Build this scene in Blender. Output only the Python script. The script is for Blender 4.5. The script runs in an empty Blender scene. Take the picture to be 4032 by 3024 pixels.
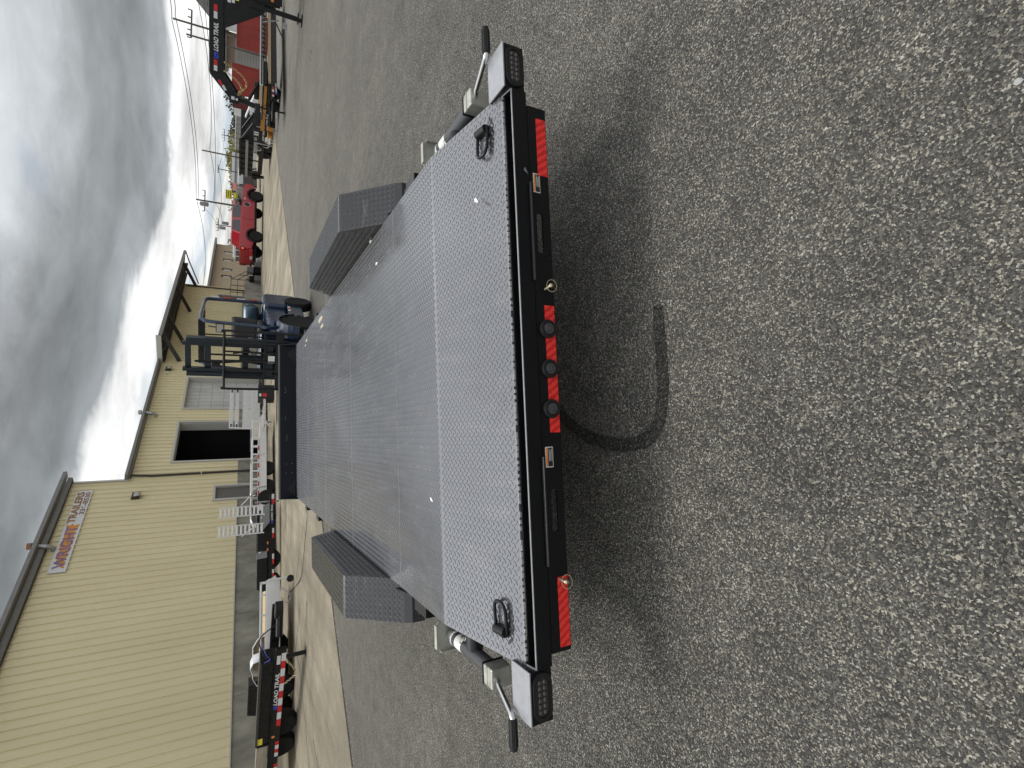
import bpy, math, random
import numpy as np
from mathutils import Vector, Matrix
random.seed(7); rng = np.random.default_rng(7)
sc = bpy.context.scene
col = sc.collection
R = math.radians
# ------------------------------------------------------------------ camera (phone held upright, file stored on its side)
F_PX = 2020.7
PITCH, ROLL, YAW = R(27.91), R(1.54), R(6.14)
DECK_H = 0.60
CAM = np.array([-0.2333, -2.1609, 0.7752 + DECK_H])
_cy, _sy, _cp, _sp = math.cos(YAW), math.sin(YAW), math.cos(PITCH), math.sin(PITCH)
FWD = np.array([_sy*_cp, _cy*_cp, -_sp]); RIGHT = np.array([_cy, -_sy, 0.0]); UP = np.cross(RIGHT, FWD)
_cr, _sr = math.cos(ROLL), math.sin(ROLL)
R2 = _cr*RIGHT + _sr*UP; U2 = -_sr*RIGHT + _cr*UP
cam = bpy.data.cameras.new('camera'); cam_o = bpy.data.objects.new('camera', cam); col.objects.link(cam_o)
cam.sensor_width = 36.0; cam.sensor_fit = 'HORIZONTAL'; cam.lens = F_PX/4032*36.0
cam.clip_start = 0.05; cam.clip_end = 6000
cam_o.matrix_world = Matrix(((-U2[0], R2[0], -FWD[0], CAM[0]), (-U2[1], R2[1], -FWD[1], CAM[1]),
                             (-U2[2], R2[2], -FWD[2], CAM[2]), (0, 0, 0, 1)))
sc.camera = cam_o
sc.render.resolution_x, sc.render.resolution_y = 1024, 768
sc.render.engine = 'CYCLES'
sc.view_settings.view_transform = 'Standard'; sc.view_settings.look = 'None'
sc.view_settings.gamma = 1.0; sc.view_settings.use_curve_mapping = False
sc.view_settings.exposure = 0.3
# sun direction (towards the sun): in front of the camera, a little left, behind thin cloud
SUN_AZ, SUN_EL = R(-18), R(73)      # azimuth from +Y towards +X
SUN_DIR = Vector((math.sin(SUN_AZ)*math.cos(SUN_EL), math.cos(SUN_AZ)*math.cos(SUN_EL), math.sin(SUN_EL)))
sun = bpy.data.lights.new('sun', 'SUN'); sun.energy = 1.5; sun.angle = R(20); sun.color = (1.0, 0.955, 0.88)
sun_o = bpy.data.objects.new('sun', sun); col.objects.link(sun_o)
sun_o.rotation_euler = SUN_DIR.to_track_quat('Z', 'Y').to_euler()
sun_o.location = (0, 0, 60)

# ------------------------------------------------------------------ world: Nishita sky seen through a broken cloud deck
world = bpy.data.worlds.new('World'); sc.world = world; world.use_nodes = True
wt = world.node_tree; wt.nodes.clear()
def wn(t, **k):
    n = wt.nodes.new(t)
    for a, v in k.items(): setattr(n, a, v)
    return n
def wl(a, b): wt.links.new(a, b)
def wmath(op, a, b=None, c=None, clamp=False):
    n = wn('ShaderNodeMath', operation=op); n.use_clamp = clamp
    for i, v in enumerate((a, b, c)):
        if v is None: continue
        if isinstance(v, (int, float)): n.inputs[i].default_value = v
        else: wl(v, n.inputs[i])
    return n.outputs[0]
tc = wn('ShaderNodeTexCoord'); sep = wn('ShaderNodeSeparateXYZ'); wl(tc.outputs['Generated'], sep.inputs[0])
zc = wmath('MAXIMUM', sep.outputs['Z'], 0.0)
inv = wmath('DIVIDE', 1.0, wmath('ADD', zc, 0.13))
comb = wn('ShaderNodeCombineXYZ'); wl(wmath('MULTIPLY', sep.outputs['X'], inv), comb.inputs[0]); wl(wmath('MULTIPLY', sep.outputs['Y'], inv), comb.inputs[1])
def wnoise(scale, detail, rough, dist=0.0, off=(0, 0, 0), vec=comb.outputs[0]):
    mp = wn('ShaderNodeMapping'); mp.inputs['Location'].default_value = off; wl(vec, mp.inputs[0])
    n = wn('ShaderNodeTexNoise'); n.inputs['Scale'].default_value = scale; n.inputs['Detail'].default_value = detail
    n.inputs['Roughness'].default_value = rough; n.inputs['Distortion'].default_value = dist
    wl(mp.outputs[0], n.inputs['Vector']); return n.outputs['Fac']
n_big = wnoise(0.42, 3, 0.5, 0.3, (3.1, 1.7, 0.0))
n_mid = wnoise(1.25, 6, 0.55, 0.35, (0.4, 5.2, 2.0))
n_fine = wnoise(4.2, 8, 0.6, 0.4, (7.3, 2.2, 5.0))
n_edge = wnoise(0.75, 5, 0.55, 0.6, (9.7, 4.4, 1.0))
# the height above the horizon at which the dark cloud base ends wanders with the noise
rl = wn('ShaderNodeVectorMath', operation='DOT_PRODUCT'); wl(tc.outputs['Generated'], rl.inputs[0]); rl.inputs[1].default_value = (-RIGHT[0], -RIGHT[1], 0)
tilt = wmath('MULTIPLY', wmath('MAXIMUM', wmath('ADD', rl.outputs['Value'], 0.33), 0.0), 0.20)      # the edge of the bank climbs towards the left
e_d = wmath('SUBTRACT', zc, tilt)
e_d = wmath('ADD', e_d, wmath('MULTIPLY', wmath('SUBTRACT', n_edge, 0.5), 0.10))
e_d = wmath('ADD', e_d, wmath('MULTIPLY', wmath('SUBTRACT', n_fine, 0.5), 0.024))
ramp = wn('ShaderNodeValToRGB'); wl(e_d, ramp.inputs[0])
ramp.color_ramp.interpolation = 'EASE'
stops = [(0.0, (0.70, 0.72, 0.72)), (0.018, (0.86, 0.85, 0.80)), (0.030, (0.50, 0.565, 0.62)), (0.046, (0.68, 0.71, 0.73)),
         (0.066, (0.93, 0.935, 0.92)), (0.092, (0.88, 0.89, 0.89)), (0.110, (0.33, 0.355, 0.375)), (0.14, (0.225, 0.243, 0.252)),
         (0.19, (0.25, 0.267, 0.277)), (0.26, (0.46, 0.485, 0.51)), (0.42, (0.82, 0.84, 0.87)), (0.75, (0.68, 0.70, 0.73)), (1.0, (0.64, 0.66, 0.69))]  # unseen band above the frame brightened to shape the deck's reflections
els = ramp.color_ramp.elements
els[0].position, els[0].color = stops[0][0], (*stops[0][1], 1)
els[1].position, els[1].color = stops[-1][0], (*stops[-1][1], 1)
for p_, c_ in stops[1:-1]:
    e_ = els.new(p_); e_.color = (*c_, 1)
# billow shading
shade = wmath('ADD', wmath('MULTIPLY', n_mid, 1.50), wmath('MULTIPLY', n_fine, 0.46))
shade = wmath('ADD', shade, wmath('MULTIPLY', n_big, 0.55))
shade = wmath('SUBTRACT', shade, 0.235)
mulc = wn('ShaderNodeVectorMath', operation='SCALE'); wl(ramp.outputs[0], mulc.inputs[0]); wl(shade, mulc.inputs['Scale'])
# clear sky in the gaps
sky = wn('ShaderNodeTexSky'); sky.sky_type = 'NISHITA'; sky.sun_disc = False
sky.sun_elevation = SUN_EL; sky.sun_rotation = SUN_AZ; sky.altitude = 50; sky.air_density = 1.0; sky.dust_density = 1.5
gap = wn('ShaderNodeMapRange'); wl(wnoise(1.6, 4, 0.55, 0.5, (1.9, 8.1, 3.0)), gap.inputs[0])
gap.inputs[1].default_value = 0.66; gap.inputs[2].default_value = 0.75; gap.inputs[3].default_value = 0.0; gap.inputs[4].default_value = 0.18
skys = wn('ShaderNodeVectorMath', operation='SCALE'); wl(sky.outputs[0], skys.inputs[0]); skys.inputs['Scale'].default_value = 0.09
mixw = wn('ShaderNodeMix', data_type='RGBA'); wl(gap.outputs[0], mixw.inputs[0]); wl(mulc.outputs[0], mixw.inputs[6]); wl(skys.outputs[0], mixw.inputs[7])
# the cloud is brighter round the hidden sun
dotn = wn('ShaderNodeVectorMath', operation='DOT_PRODUCT'); wl(tc.outputs['Generated'], dotn.inputs[0]); dotn.inputs[1].default_value = SUN_DIR
glow = wmath('MULTIPLY_ADD', wmath('POWER', wmath('MAXIMUM', dotn.outputs['Value'], 0.0), 3.0), 0.55, 0.90)
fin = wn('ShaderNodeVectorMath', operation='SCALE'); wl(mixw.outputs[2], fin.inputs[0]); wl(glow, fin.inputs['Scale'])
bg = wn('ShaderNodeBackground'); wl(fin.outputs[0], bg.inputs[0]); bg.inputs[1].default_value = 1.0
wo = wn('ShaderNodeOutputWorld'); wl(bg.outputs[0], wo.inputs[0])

# ------------------------------------------------------------------ geometry of the place
def ray(x, y):
    u, v = 3024 - y, x
    return FWD + R2*(u-1512)/F_PX - U2*(v-2016)/F_PX
def gz(x, y, z=0.0):
    d = ray(x, y); return CAM + d*(z-CAM[2])/d[2]
def at(x, y, dist):
    d = ray(x, y); return CAM + d*dist/math.hypot(d[0], d[1])
WD = np.array([math.sin(R(36.7)), math.cos(R(36.7)), 0.0]); WN = np.array([WD[1], -WD[0], 0.0])
W0 = CAM - 19.765*WN; W0[2] = 0
def wp(s, k, z): return W0 + WD*s + WN*k + np.array([0, 0, z])

# ------------------------------------------------------------------ materials
MATS = {}
def mat(name, color, rough=0.5, metal=0.0, spec=0.5, var=0.0, vscale=6.0, bump=0.0, bscale=60.0, coat=0.0, color2=None,
        stretch=None, emit=0.0, detail=4.0, rvar=0.0, alpha=None, trans=0.0):
    if name in MATS: return MATS[name]
    m = bpy.data.materials.new(name); m.use_nodes = True; t = m.node_tree; b = t.nodes['Principled BSDF']
    b.inputs['Base Color'].default_value = (*color, 1); b.inputs['Roughness'].default_value = rough
    b.inputs['Metallic'].default_value = metal; b.inputs['Specular IOR Level'].default_value = spec
    b.inputs['Coat Weight'].default_value = coat; b.inputs['Coat Roughness'].default_value = 0.08
    b.inputs['Transmission Weight'].default_value = trans
    if emit: b.inputs['Emission Color'].default_value = (*color, 1); b.inputs['Emission Strength'].default_value = emit
    if var or bump or rvar:
        tcn = t.nodes.new('ShaderNodeTexCoord'); mp = t.nodes.new('ShaderNodeMapping'); t.links.new(tcn.outputs['Object'], mp.inputs[0])
        if stretch: mp.inputs['Scale'].default_value = stretch
    if var or rvar:
        n = t.nodes.new('ShaderNodeTexNoise'); n.inputs['Scale'].default_value = vscale; n.inputs['Detail'].default_value = detail; n.inputs['Roughness'].default_value = 0.6
        t.links.new(mp.outputs[0], n.inputs['Vector'])
        mr = t.nodes.new('ShaderNodeMapRange'); mr.inputs[1].default_value = 0.3; mr.inputs[2].default_value = 0.7; t.links.new(n.outputs['Fac'], mr.inputs[0])
        if var:
            mx = t.nodes.new('ShaderNodeMix'); mx.data_type = 'RGBA'; t.links.new(mr.outputs[0], mx.inputs[0])
            c2 = color2 if color2 else tuple(min(1, c*(1+var)) for c in color); c1 = color if color2 else tuple(c*(1-var) for c in color)
            mx.inputs[6].default_value = (*c1, 1); mx.inputs[7].default_value = (*c2, 1); t.links.new(mx.outputs[2], b.inputs['Base Color'])
        if rvar:
            m2 = t.nodes.new('ShaderNodeMapRange'); m2.inputs[3].default_value = max(0.02, rough-rvar); m2.inputs[4].default_value = min(1, rough+rvar)
            t.links.new(mr.outputs[0], m2.inputs[0]); t.links.new(m2.outputs[0], b.inputs['Roughness'])
    if bump:
        n2 = t.nodes.new('ShaderNodeTexNoise'); n2.inputs['Scale'].default_value = bscale; n2.inputs['Detail'].default_value = 3; t.links.new(mp.outputs[0], n2.inputs['Vector'])
        bp = t.nodes.new('ShaderNodeBump'); bp.inputs['Strength'].default_value = bump; bp.inputs['Distance'].default_value = 0.01
        t.links.new(n2.outputs['Fac'], bp.inputs['Height']); t.links.new(bp.outputs[0], b.inputs['Normal'])
    MATS[name] = m; return m

def make_asphalt(name='asphalt', tone=1.0, dust_and_far_light=True):
    """worn asphalt: dark blue-grey crushed stone, black crevices, cream fines and a scatter of pale stones"""
    m = bpy.data.materials.new(name); m.use_nodes = True; t = m.node_tree; b = t.nodes['Principled BSDF']
    L = t.links.new
    N = lambda ty: t.nodes.new(ty)
    tcn = N('ShaderNodeTexCoord')
    def vor(scale, off=0.0):
        v = N('ShaderNodeTexVoronoi'); v.feature = 'F1'; v.inputs['Scale'].default_value = scale
        wv = N('ShaderNodeTexNoise'); wv.inputs['Scale'].default_value = scale*1.6; wv.inputs['Detail'].default_value = 1
        L(tcn.outputs['Object'], wv.inputs['Vector'])
        ad = N('ShaderNodeVectorMath'); ad.operation = 'MULTIPLY_ADD'; L(wv.outputs['Color'], ad.inputs[0]); ad.inputs[1].default_value = (0.55/scale,)*3; L(tcn.outputs['Object'], ad.inputs[2])
        a2 = N('ShaderNodeVectorMath'); a2.operation = 'ADD'; L(ad.outputs[0], a2.inputs[0]); a2.inputs[1].default_value = (off, off*.7, off*.3)
        L(a2.outputs[0], v.inputs['Vector'])
        sp = N('ShaderNodeSeparateColor'); L(v.outputs['Color'], sp.inputs[0]); return v, sp
    def noise(scale, det=4, rough=0.55):
        n = N('ShaderNodeTexNoise'); n.inputs['Scale'].default_value = scale; n.inputs['Detail'].default_value = det; n.inputs['Roughness'].default_value = rough
        L(tcn.outputs['Object'], n.inputs['Vector']); return n.outputs['Fac']
    def mr(src, a, b_, lo, hi):
        q = N('ShaderNodeMapRange'); L(src, q.inputs[0]); q.inputs[1].default_value = a; q.inputs[2].default_value = b_; q.inputs[3].default_value = lo; q.inputs[4].default_value = hi; return q.outputs[0]
    def ramp(src, stops, const=False):
        r = N('ShaderNodeValToRGB'); L(src, r.inputs[0]); r.color_ramp.interpolation = 'CONSTANT' if const else 'LINEAR'; e = r.color_ramp.elements
        e[0].position, e[0].color = stops[0][0], (*stops[0][1], 1); e[1].position, e[1].color = stops[-1][0], (*stops[-1][1], 1)
        for p_, c_ in stops[1:-1]: q = e.new(p_); q.color = (*c_, 1)
        return r.outputs[0]
    def mix(f, a, b_):
        q = N('ShaderNodeMix'); q.data_type = 'RGBA'; L(f, q.inputs[0])
        for i, v in ((6, a), (7, b_)):
            if isinstance(v, tuple): q.inputs[i].default_value = (*v, 1)
            else: L(v, q.inputs[i])
        return q.outputs[2]
    (va, sa), (vb, sb), (vc, sc3) = vor(112), vor(240, 3.7), vor(135, 9.1)
    stone = ramp(sa.outputs[0], [(0, (.038, .041, .043)), (.25, (.056, .059, .060)), (.5, (.078, .080, .078)), (.72, (.110, .109, .102)), (.9, (.17, .162, .143)), (1, (.22, .205, .175))])
    fines = ramp(sb.outputs[1], [(0, (.020, .020, .019)), (.34, (.036, .035, .033)), (.56, (.11, .104, .090)), (.74, (.27, .25, .205)), (.90, (.48, .45, .375)), (1, (.62, .585, .50))])
    c = mix(mr(va.outputs['Distance'], .44, .52, 0, 1), stone, fines)
    pale = ramp(sc3.outputs[2], [(0, (.34, .315, .255)), (.4, (.44, .42, .36)), (.7, (.34, .29, .235)), (1, (.48, .48, .46))])
    g = N('ShaderNodeMath'); g.operation = 'GREATER_THAN'; L(sc3.outputs[0], g.inputs[0]); g.inputs[1].default_value = .955
    g2 = N('ShaderNodeMath'); g2.operation = 'MULTIPLY'; L(g.outputs[0], g2.inputs[0]); L(mr(vc.outputs['Distance'], .38, .46, 1, 0), g2.inputs[1])
    c = mix(g2.outputs[0], c, pale)
    if dust_and_far_light:
        sepx = N('ShaderNodeSeparateXYZ'); L(tcn.outputs['Object'], sepx.inputs[0])
        # pale dust in patches; the far lightening is dust plus painted grazing-angle brightness
        far = N('ShaderNodeMath'); far.operation = 'MULTIPLY_ADD'; L(mr(sepx.outputs[1], -.5, 8.0, 0, .36), far.inputs[0]); far.inputs[1].default_value = 1.0; L(mr(noise(.22, 5), .42, .72, 0, .22), far.inputs[2])
        c = mix(far.outputs[0], c, (.235, .215, .178))
    w = N('ShaderNodeMath'); w.operation = 'MULTIPLY'; L(mr(noise(.9, 6), .3, .7, .74*tone, 1.0*tone), w.inputs[0]); L(mr(noise(6.5, 4), .28, .72, .80, 1.2), w.inputs[1])
    w2 = N('ShaderNodeMath'); w2.operation = 'MULTIPLY'; L(w.outputs[0], w2.inputs[0]); L(mr(noise(.55, 3), .66, .74, 1, .72), w2.inputs[1])
    sc_ = N('ShaderNodeVectorMath'); sc_.operation = 'SCALE'; L(c, sc_.inputs[0]); L(w2.outputs[0], sc_.inputs['Scale'])
    L(sc_.outputs[0], b.inputs['Base Color'])
    b.inputs['Roughness'].default_value = 0.78; b.inputs['Specular IOR Level'].default_value = 0.4
    hb = N('ShaderNodeMath'); hb.operation = 'MULTIPLY_ADD'; L(va.outputs['Distance'], hb.inputs[0]); hb.inputs[1].default_value = -1.2
    hb2 = N('ShaderNodeMath'); hb2.operation = 'MULTIPLY'; L(vb.outputs['Distance'], hb2.inputs[0]); hb2.inputs[1].default_value = -.4; L(hb2.outputs[0], hb.inputs[2])
    hb3 = N('ShaderNodeMath'); hb3.operation = 'MULTIPLY_ADD'; L(sa.outputs[2], hb3.inputs[0]); hb3.inputs[1].default_value = .5; L(hb.outputs[0], hb3.inputs[2])
    bp = N('ShaderNodeBump'); bp.inputs['Strength'].default_value = 1.0; bp.inputs['Distance'].default_value = .008; L(hb3.outputs[0], bp.inputs['Height'])
    L(bp.outputs[0], b.inputs['Normal'])
    return m
def make_concrete():
    m = bpy.data.materials.new('yard_concrete'); m.use_nodes = True; t = m.node_tree; b = t.nodes['Principled BSDF']; L = t.links.new; N = lambda ty: t.nodes.new(ty)
    tcn = N('ShaderNodeTexCoord'); oi = N('ShaderNodeObjectInfo')
    def noise(scale, det=5, vec=None, sc3=None):
        n = N('ShaderNodeTexNoise'); n.inputs['Scale'].default_value = scale; n.inputs['Detail'].default_value = det; n.inputs['Roughness'].default_value = .62
        if sc3:
            mp = N('ShaderNodeMapping'); mp.inputs['Scale'].default_value = sc3; mp.inputs['Rotation'].default_value = (0, 0, R(36.7)); L(tcn.outputs['Object'], mp.inputs[0]); L(mp.outputs[0], n.inputs['Vector'])
        else: L(tcn.outputs['Object'], n.inputs['Vector'])
        return n.outputs['Fac']
    a = noise(.55, 6); s = noise(1.0, 5, sc3=(1.6, .12, 1)); f = noise(38, 3)
    r1 = N('ShaderNodeValToRGB'); L(a, r1.inputs[0]); e = r1.color_ramp.elements; e[0].position = .3; e[0].color = (.165, .144, .105, 1); e[1].position = .70; e[1].color = (.355, .312, .232, 1)
    def mr(src, lo, hi, a_=.3, b_=.7):
        q = N('ShaderNodeMapRange'); L(src, q.inputs[0]); q.inputs[1].default_value = a_; q.inputs[2].default_value = b_; q.inputs[3].default_value = lo; q.inputs[4].default_value = hi; return q.outputs[0]
    def mul(x, y):
        q = N('ShaderNodeMath'); q.operation = 'MULTIPLY'; L(x, q.inputs[0]); L(y, q.inputs[1]); return q.outputs[0]
    k = mul(mul(mr(s, .68, 1.18), mr(f, .80, 1.17)), mr(oi.outputs['Random'], .90, 1.08, 0, 1))
    v = N('ShaderNodeVectorMath'); v.operation = 'SCALE'; L(r1.outputs[0], v.inputs[0]); L(k, v.inputs['Scale']); L(v.outputs[0], b.inputs['Base Color'])
    b.inputs['Roughness'].default_value = .85; b.inputs['Specular IOR Level'].default_value = .3
    bp = N('ShaderNodeBump'); bp.inputs['Strength'].default_value = .3; bp.inputs['Distance'].default_value = .004; L(f, bp.inputs['Height']); L(bp.outputs[0], b.inputs['Normal'])
    return m
def make_tread(name, base, rough, wave=1.0, metal=.35):
    """grey enamel on rolled tread plate: slightly wavy sheet, uneven gloss, scuffs and dust"""
    m = bpy.data.materials.new(name); m.use_nodes = True; t = m.node_tree; b = t.nodes['Principled BSDF']; L = t.links.new; N = lambda ty: t.nodes.new(ty)
    tcn = N('ShaderNodeTexCoord')
    def noise(scale, det=4, sc3=(1, 1, 1)):
        mp = N('ShaderNodeMapping'); mp.inputs['Scale'].default_value = sc3; L(tcn.outputs['Object'], mp.inputs[0])
        n = N('ShaderNodeTexNoise'); n.inputs['Scale'].default_value = scale; n.inputs['Detail'].default_value = det; n.inputs['Roughness'].default_value = .6; L(mp.outputs[0], n.inputs['Vector']); return n.outputs['Fac']
    def mr(src, a_, b_, lo, hi):
        q = N('ShaderNodeMapRange'); L(src, q.inputs[0]); q.inputs[1].default_value = a_; q.inputs[2].default_value = b_; q.inputs[3].default_value = lo; q.inputs[4].default_value = hi; return q.outputs[0]
    n1 = noise(2.2, 6); n2 = noise(14, 5); st = noise(5.0, 6, (3.2, .45, 1)); sc1 = noise(9.0, 5, (.35, 2.6, 1))
    mx = N('ShaderNodeMix'); mx.data_type = 'RGBA'; L(mr(n1, .35, .75, 0, 1), mx.inputs[0]); mx.inputs[6].default_value = (*base, 1); mx.inputs[7].default_value = (*[c*1.16+.006 for c in base], 1)
    dust = N('ShaderNodeMix'); dust.data_type = 'RGBA'; L(mr(n2, .62, .82, 0, .25), dust.inputs[0]); L(mx.outputs[2], dust.inputs[6]); dust.inputs[7].default_value = (.30, .29, .27, 1)
    L(dust.outputs[2], b.inputs['Base Color'])
    rg = N('ShaderNodeMath'); rg.operation = 'ADD'; L(mr(n2, .3, .8, rough-.05, rough+.10), rg.inputs[0]); L(mr(st, .45, .75, -.03, .16), rg.inputs[1]); L(rg.outputs[0], b.inputs['Roughness'])
    d2 = N('ShaderNodeMix'); d2.data_type = 'RGBA'; L(mr(sc1, .64, .78, 0, .34), d2.inputs[0]); L(dust.outputs[2], d2.inputs[6]); d2.inputs[7].default_value = (.36, .345, .315, 1)
    L(d2.outputs[2], b.inputs['Base Color'])
    b.inputs['Metallic'].default_value = metal; b.inputs['Specular IOR Level'].default_value = .6; b.inputs['Coat Weight'].default_value = .55; b.inputs['Coat Roughness'].default_value = .07
    w = noise(1.3, 2, (1, 1.6, 1)); bp = N('ShaderNodeBump'); bp.inputs['Strength'].default_value = .5*wave; bp.inputs['Distance'].default_value = .02; L(w, bp.inputs['Height'])
    L(bp.outputs[0], b.inputs['Normal'])
    return m
def make_tape():
    """red conspicuity film: bright and dark red stepped chevrons printed in the film"""
    m = bpy.data.materials.new('red_reflective_film'); m.use_nodes = True; t = m.node_tree; b = t.nodes['Principled BSDF']; L = t.links.new; N = lambda ty: t.nodes.new(ty)
    tcn = N('ShaderNodeTexCoord'); mp = N('ShaderNodeMapping'); L(tcn.outputs['Object'], mp.inputs[0]); mp.inputs['Rotation'].default_value = (0, R(35), 0); sn = N('ShaderNodeVectorMath'); sn.operation = 'SNAP'; sn.inputs[1].default_value = (.0045, .0045, .0045); L(tcn.outputs['Object'], sn.inputs[0]); L(sn.outputs[0], mp.inputs[0])
    w = N('ShaderNodeTexWave'); w.wave_type = 'BANDS'; w.bands_direction = 'X'; w.wave_profile = 'SIN'; w.inputs['Scale'].default_value = 13; w.inputs['Distortion'].default_value = 0; L(mp.outputs[0], w.inputs['Vector'])
    ck = N('ShaderNodeTexChecker'); ck.inputs['Scale'].default_value = 210; L(mp.outputs[0], ck.inputs['Vector'])
    a = N('ShaderNodeMath'); a.operation = 'MULTIPLY_ADD'; L(ck.outputs['Fac'], a.inputs[0]); a.inputs[1].default_value = .22; L(w.outputs['Fac'], a.inputs[2])
    st = N('ShaderNodeMath'); st.operation = 'GREATER_THAN'; L(a.outputs[0], st.inputs[0]); st.inputs[1].default_value = .58
    mx = N('ShaderNodeMix'); mx.data_type = 'RGBA'; L(st.outputs[0], mx.inputs[0]); mx.inputs[6].default_value = (.64, .014, .013, 1); mx.inputs[7].default_value = (.95, .045, .035, 1)
    L(mx.outputs[2], b.inputs['Base Color']); b.inputs['Roughness'].default_value = .3; b.inputs['Coat Weight'].default_value = .5
    # micro-prismatic film throws light back: modest extra return
    return m

M_ASPH = make_asphalt(); M_TAR = make_asphalt('tar_soaked_asphalt', .34, False); M_CONC = make_concrete()
M_DECK = make_tread('grey_enamel_tread', (.185, .19, .203), .18, .2, .55)
M_FEND = make_tread('fender_tread', (.016, .017, .0195), .24, .25, 0.0)
M_TAPE = make_tape()
M_BLK = mat('black_enamel', (.0065, .007, .0085), .30, spec=.32, rvar=.12, vscale=9)
M_BLK2 = mat('black_satin', (.012, .0125, .014), .45, spec=.4, rvar=.1)
M_RUB = mat('black_rubber', (.014, .014, .014), .62, spec=.35, bump=.2, bscale=90)
M_TYRE = mat('tyre_rubber', (.017, .017, .017), .78, spec=.25, var=.35, vscale=9)
M_ZINC = mat('zinc_plate', (.46, .46, .41), .42, metal=.55, var=.2, vscale=14, rvar=.12)
M_CHR = mat('bright_steel', (.68, .68, .69), .22, metal=1.0, rvar=.08)
M_GALV = mat('galvanised_steel', (.40, .41, .42), .42, metal=.7, var=.15, vscale=20)
M_ALU = mat('mill_aluminium', (.66, .67, .68), .36, metal=.55, var=.10, vscale=5, rvar=.1)
M_ALUW = mat('white_aluminium', (.72, .73, .73), .4, metal=.1, var=.06, vscale=4)
M_GREYP = mat('grey_paint', (.22, .23, .24), .35, var=.1)
M_LENS = mat('dark_lens', (.03, .026, .026), .10, spec=.6, coat=.6)
M_LED = mat('led_optic', (.075, .066, .064), .14, metal=.3, coat=.8)
M_WHT = mat('white_paint', (.74, .75, .75), .45, var=.05)
M_RED = mat('red_film', (.55, .014, .018), .4, var=.12)
M_RWHT = mat('white_film', (.66, .68, .70), .38)
M_STICK = mat('decal_white', (.78, .76, .72), .5)
M_ORNG = mat('decal_orange', (.75, .26, .06), .5)
M_YEL = mat('decal_yellow', (.78, .66, .05), .5)
M_INK = mat('black_ink', (.015, .015, .015), .55)
M_BLUE = mat('blue_film', (.035, .07, .55), .45)
M_SIDE = mat('tan_siding', (.70, .625, .40), .48, var=.06, vscale=.9, color2=(.77, .695, .46), stretch=(1, 1, .25), rvar=.06)
M_TRIM = mat('grey_trim', (.20, .20, .195), .5, var=.1)
M_TRIML = mat('pale_trim', (.50, .49, .45), .5)
M_STEM = mat('stained_concrete', (.15, .145, .122), .9, var=.4, vscale=1.6, color2=(.36, .345, .285), stretch=(1, 1, .5), bump=.3, bscale=25, detail=8)
M_DOORG = mat('grey_door', (.125, .12, .112), .5, var=.08)
M_SECT = mat('sectional_door', (.50, .505, .49), .55, var=.12, vscale=1.4, stretch=(1, 1, .4))
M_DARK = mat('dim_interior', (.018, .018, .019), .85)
M_BROWN = mat('dark_bronze', (.035, .026, .022), .45)
M_SOFF = mat('dark_soffit', (.05, .048, .045), .7)
M_BRICK = mat('tan_block', (.47, .38, .27), .75, var=.08, vscale=3)
M_GLASS = mat('dark_glass', (.02, .022, .024), .06, spec=.6, coat=.5)
M_FORK = mat('forklift_blue', (.012, .030, .068), .30, spec=.5, coat=.3, var=.25, vscale=5, rvar=.1)
M_FORKG = mat('mast_green_steel', (.012, .019, .026), .42, var=.25, vscale=7, spec=.4)
M_SEAT = mat('seat_vinyl', (.018, .017, .016), .55)
M_TRUCK = mat('truck_red', (.38, .010, .022), .28, coat=.9, spec=.5)
M_WOOD = mat('pale_wood', (.52, .40, .24), .75, var=.15, vscale=3, stretch=(1, 8, 8))
M_WOODG = mat('weathered_wood', (.36, .315, .25), .85, var=.2, vscale=4, stretch=(1, 9, 9))
M_POLE = mat('pole_wood', (.12, .105, .09), .9, var=.2, vscale=2)
M_WIRE = mat('cable_black', (.02, .02, .02), .6)
M_CONT = mat('container_red', (.27, .032, .024), .6, var=.22, vscale=.8, detail=6)
M_CONTD = mat('container_maroon', (.11, .018, .020), .6, var=.2, vscale=.8)
M_CRACK = mat('crack_dark', (.045, .04, .036), .95)
M_BRASS = mat('zinc_yellow', (.60, .52, .36), .28, metal=.9)
M_LAMPL = mat('lamp_glass', (.42, .42, .40), .25)
M_FLUO = mat('fluorescent_tube', (1, .97, .9), .4, emit=5.0)
M_TAIL = mat('lit_tail_lamp', (1, .06, .04), .3, emit=2.0)
M_GREYW = mat('grey_block_wall', (.33, .33, .32), .8, var=.15, vscale=.7)
M_BROWNW = mat('brown_wall', (.30, .235, .19), .8, var=.12, vscale=.6)
M_WHTB = mat('white_building', (.66, .67, .68), .6, var=.06, vscale=.4)
M_SIGNP = mat('pink_sign', (.70, .33, .30), .5)
M_SIGNY = mat('yellow_sign', (.66, .56, .03), .5)
M_GOLD = mat('gold_letter', (.40, .20, .03), .5, var=.35, vscale=3, color2=(.17, .085, .06))
M_PURP = mat('purple_letter', (.16, .07, .16), .5, var=.5, vscale=5, color2=(.30, .20, .34))
M_MARN = mat('maroon_letter', (.20, .06, .07), .5, var=.3, vscale=4, color2=(.34, .20, .12))
M_BRUSH = mat('orange_brush', (.62, .27, .035), .5, var=.15, vscale=4)
M_YSTEEL = mat('equipment_yellow', (.38, .17, .03), .5, var=.15)
M_CHAIN = mat('chain_gold', (.55, .42, .20), .35, metal=.7)

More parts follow.
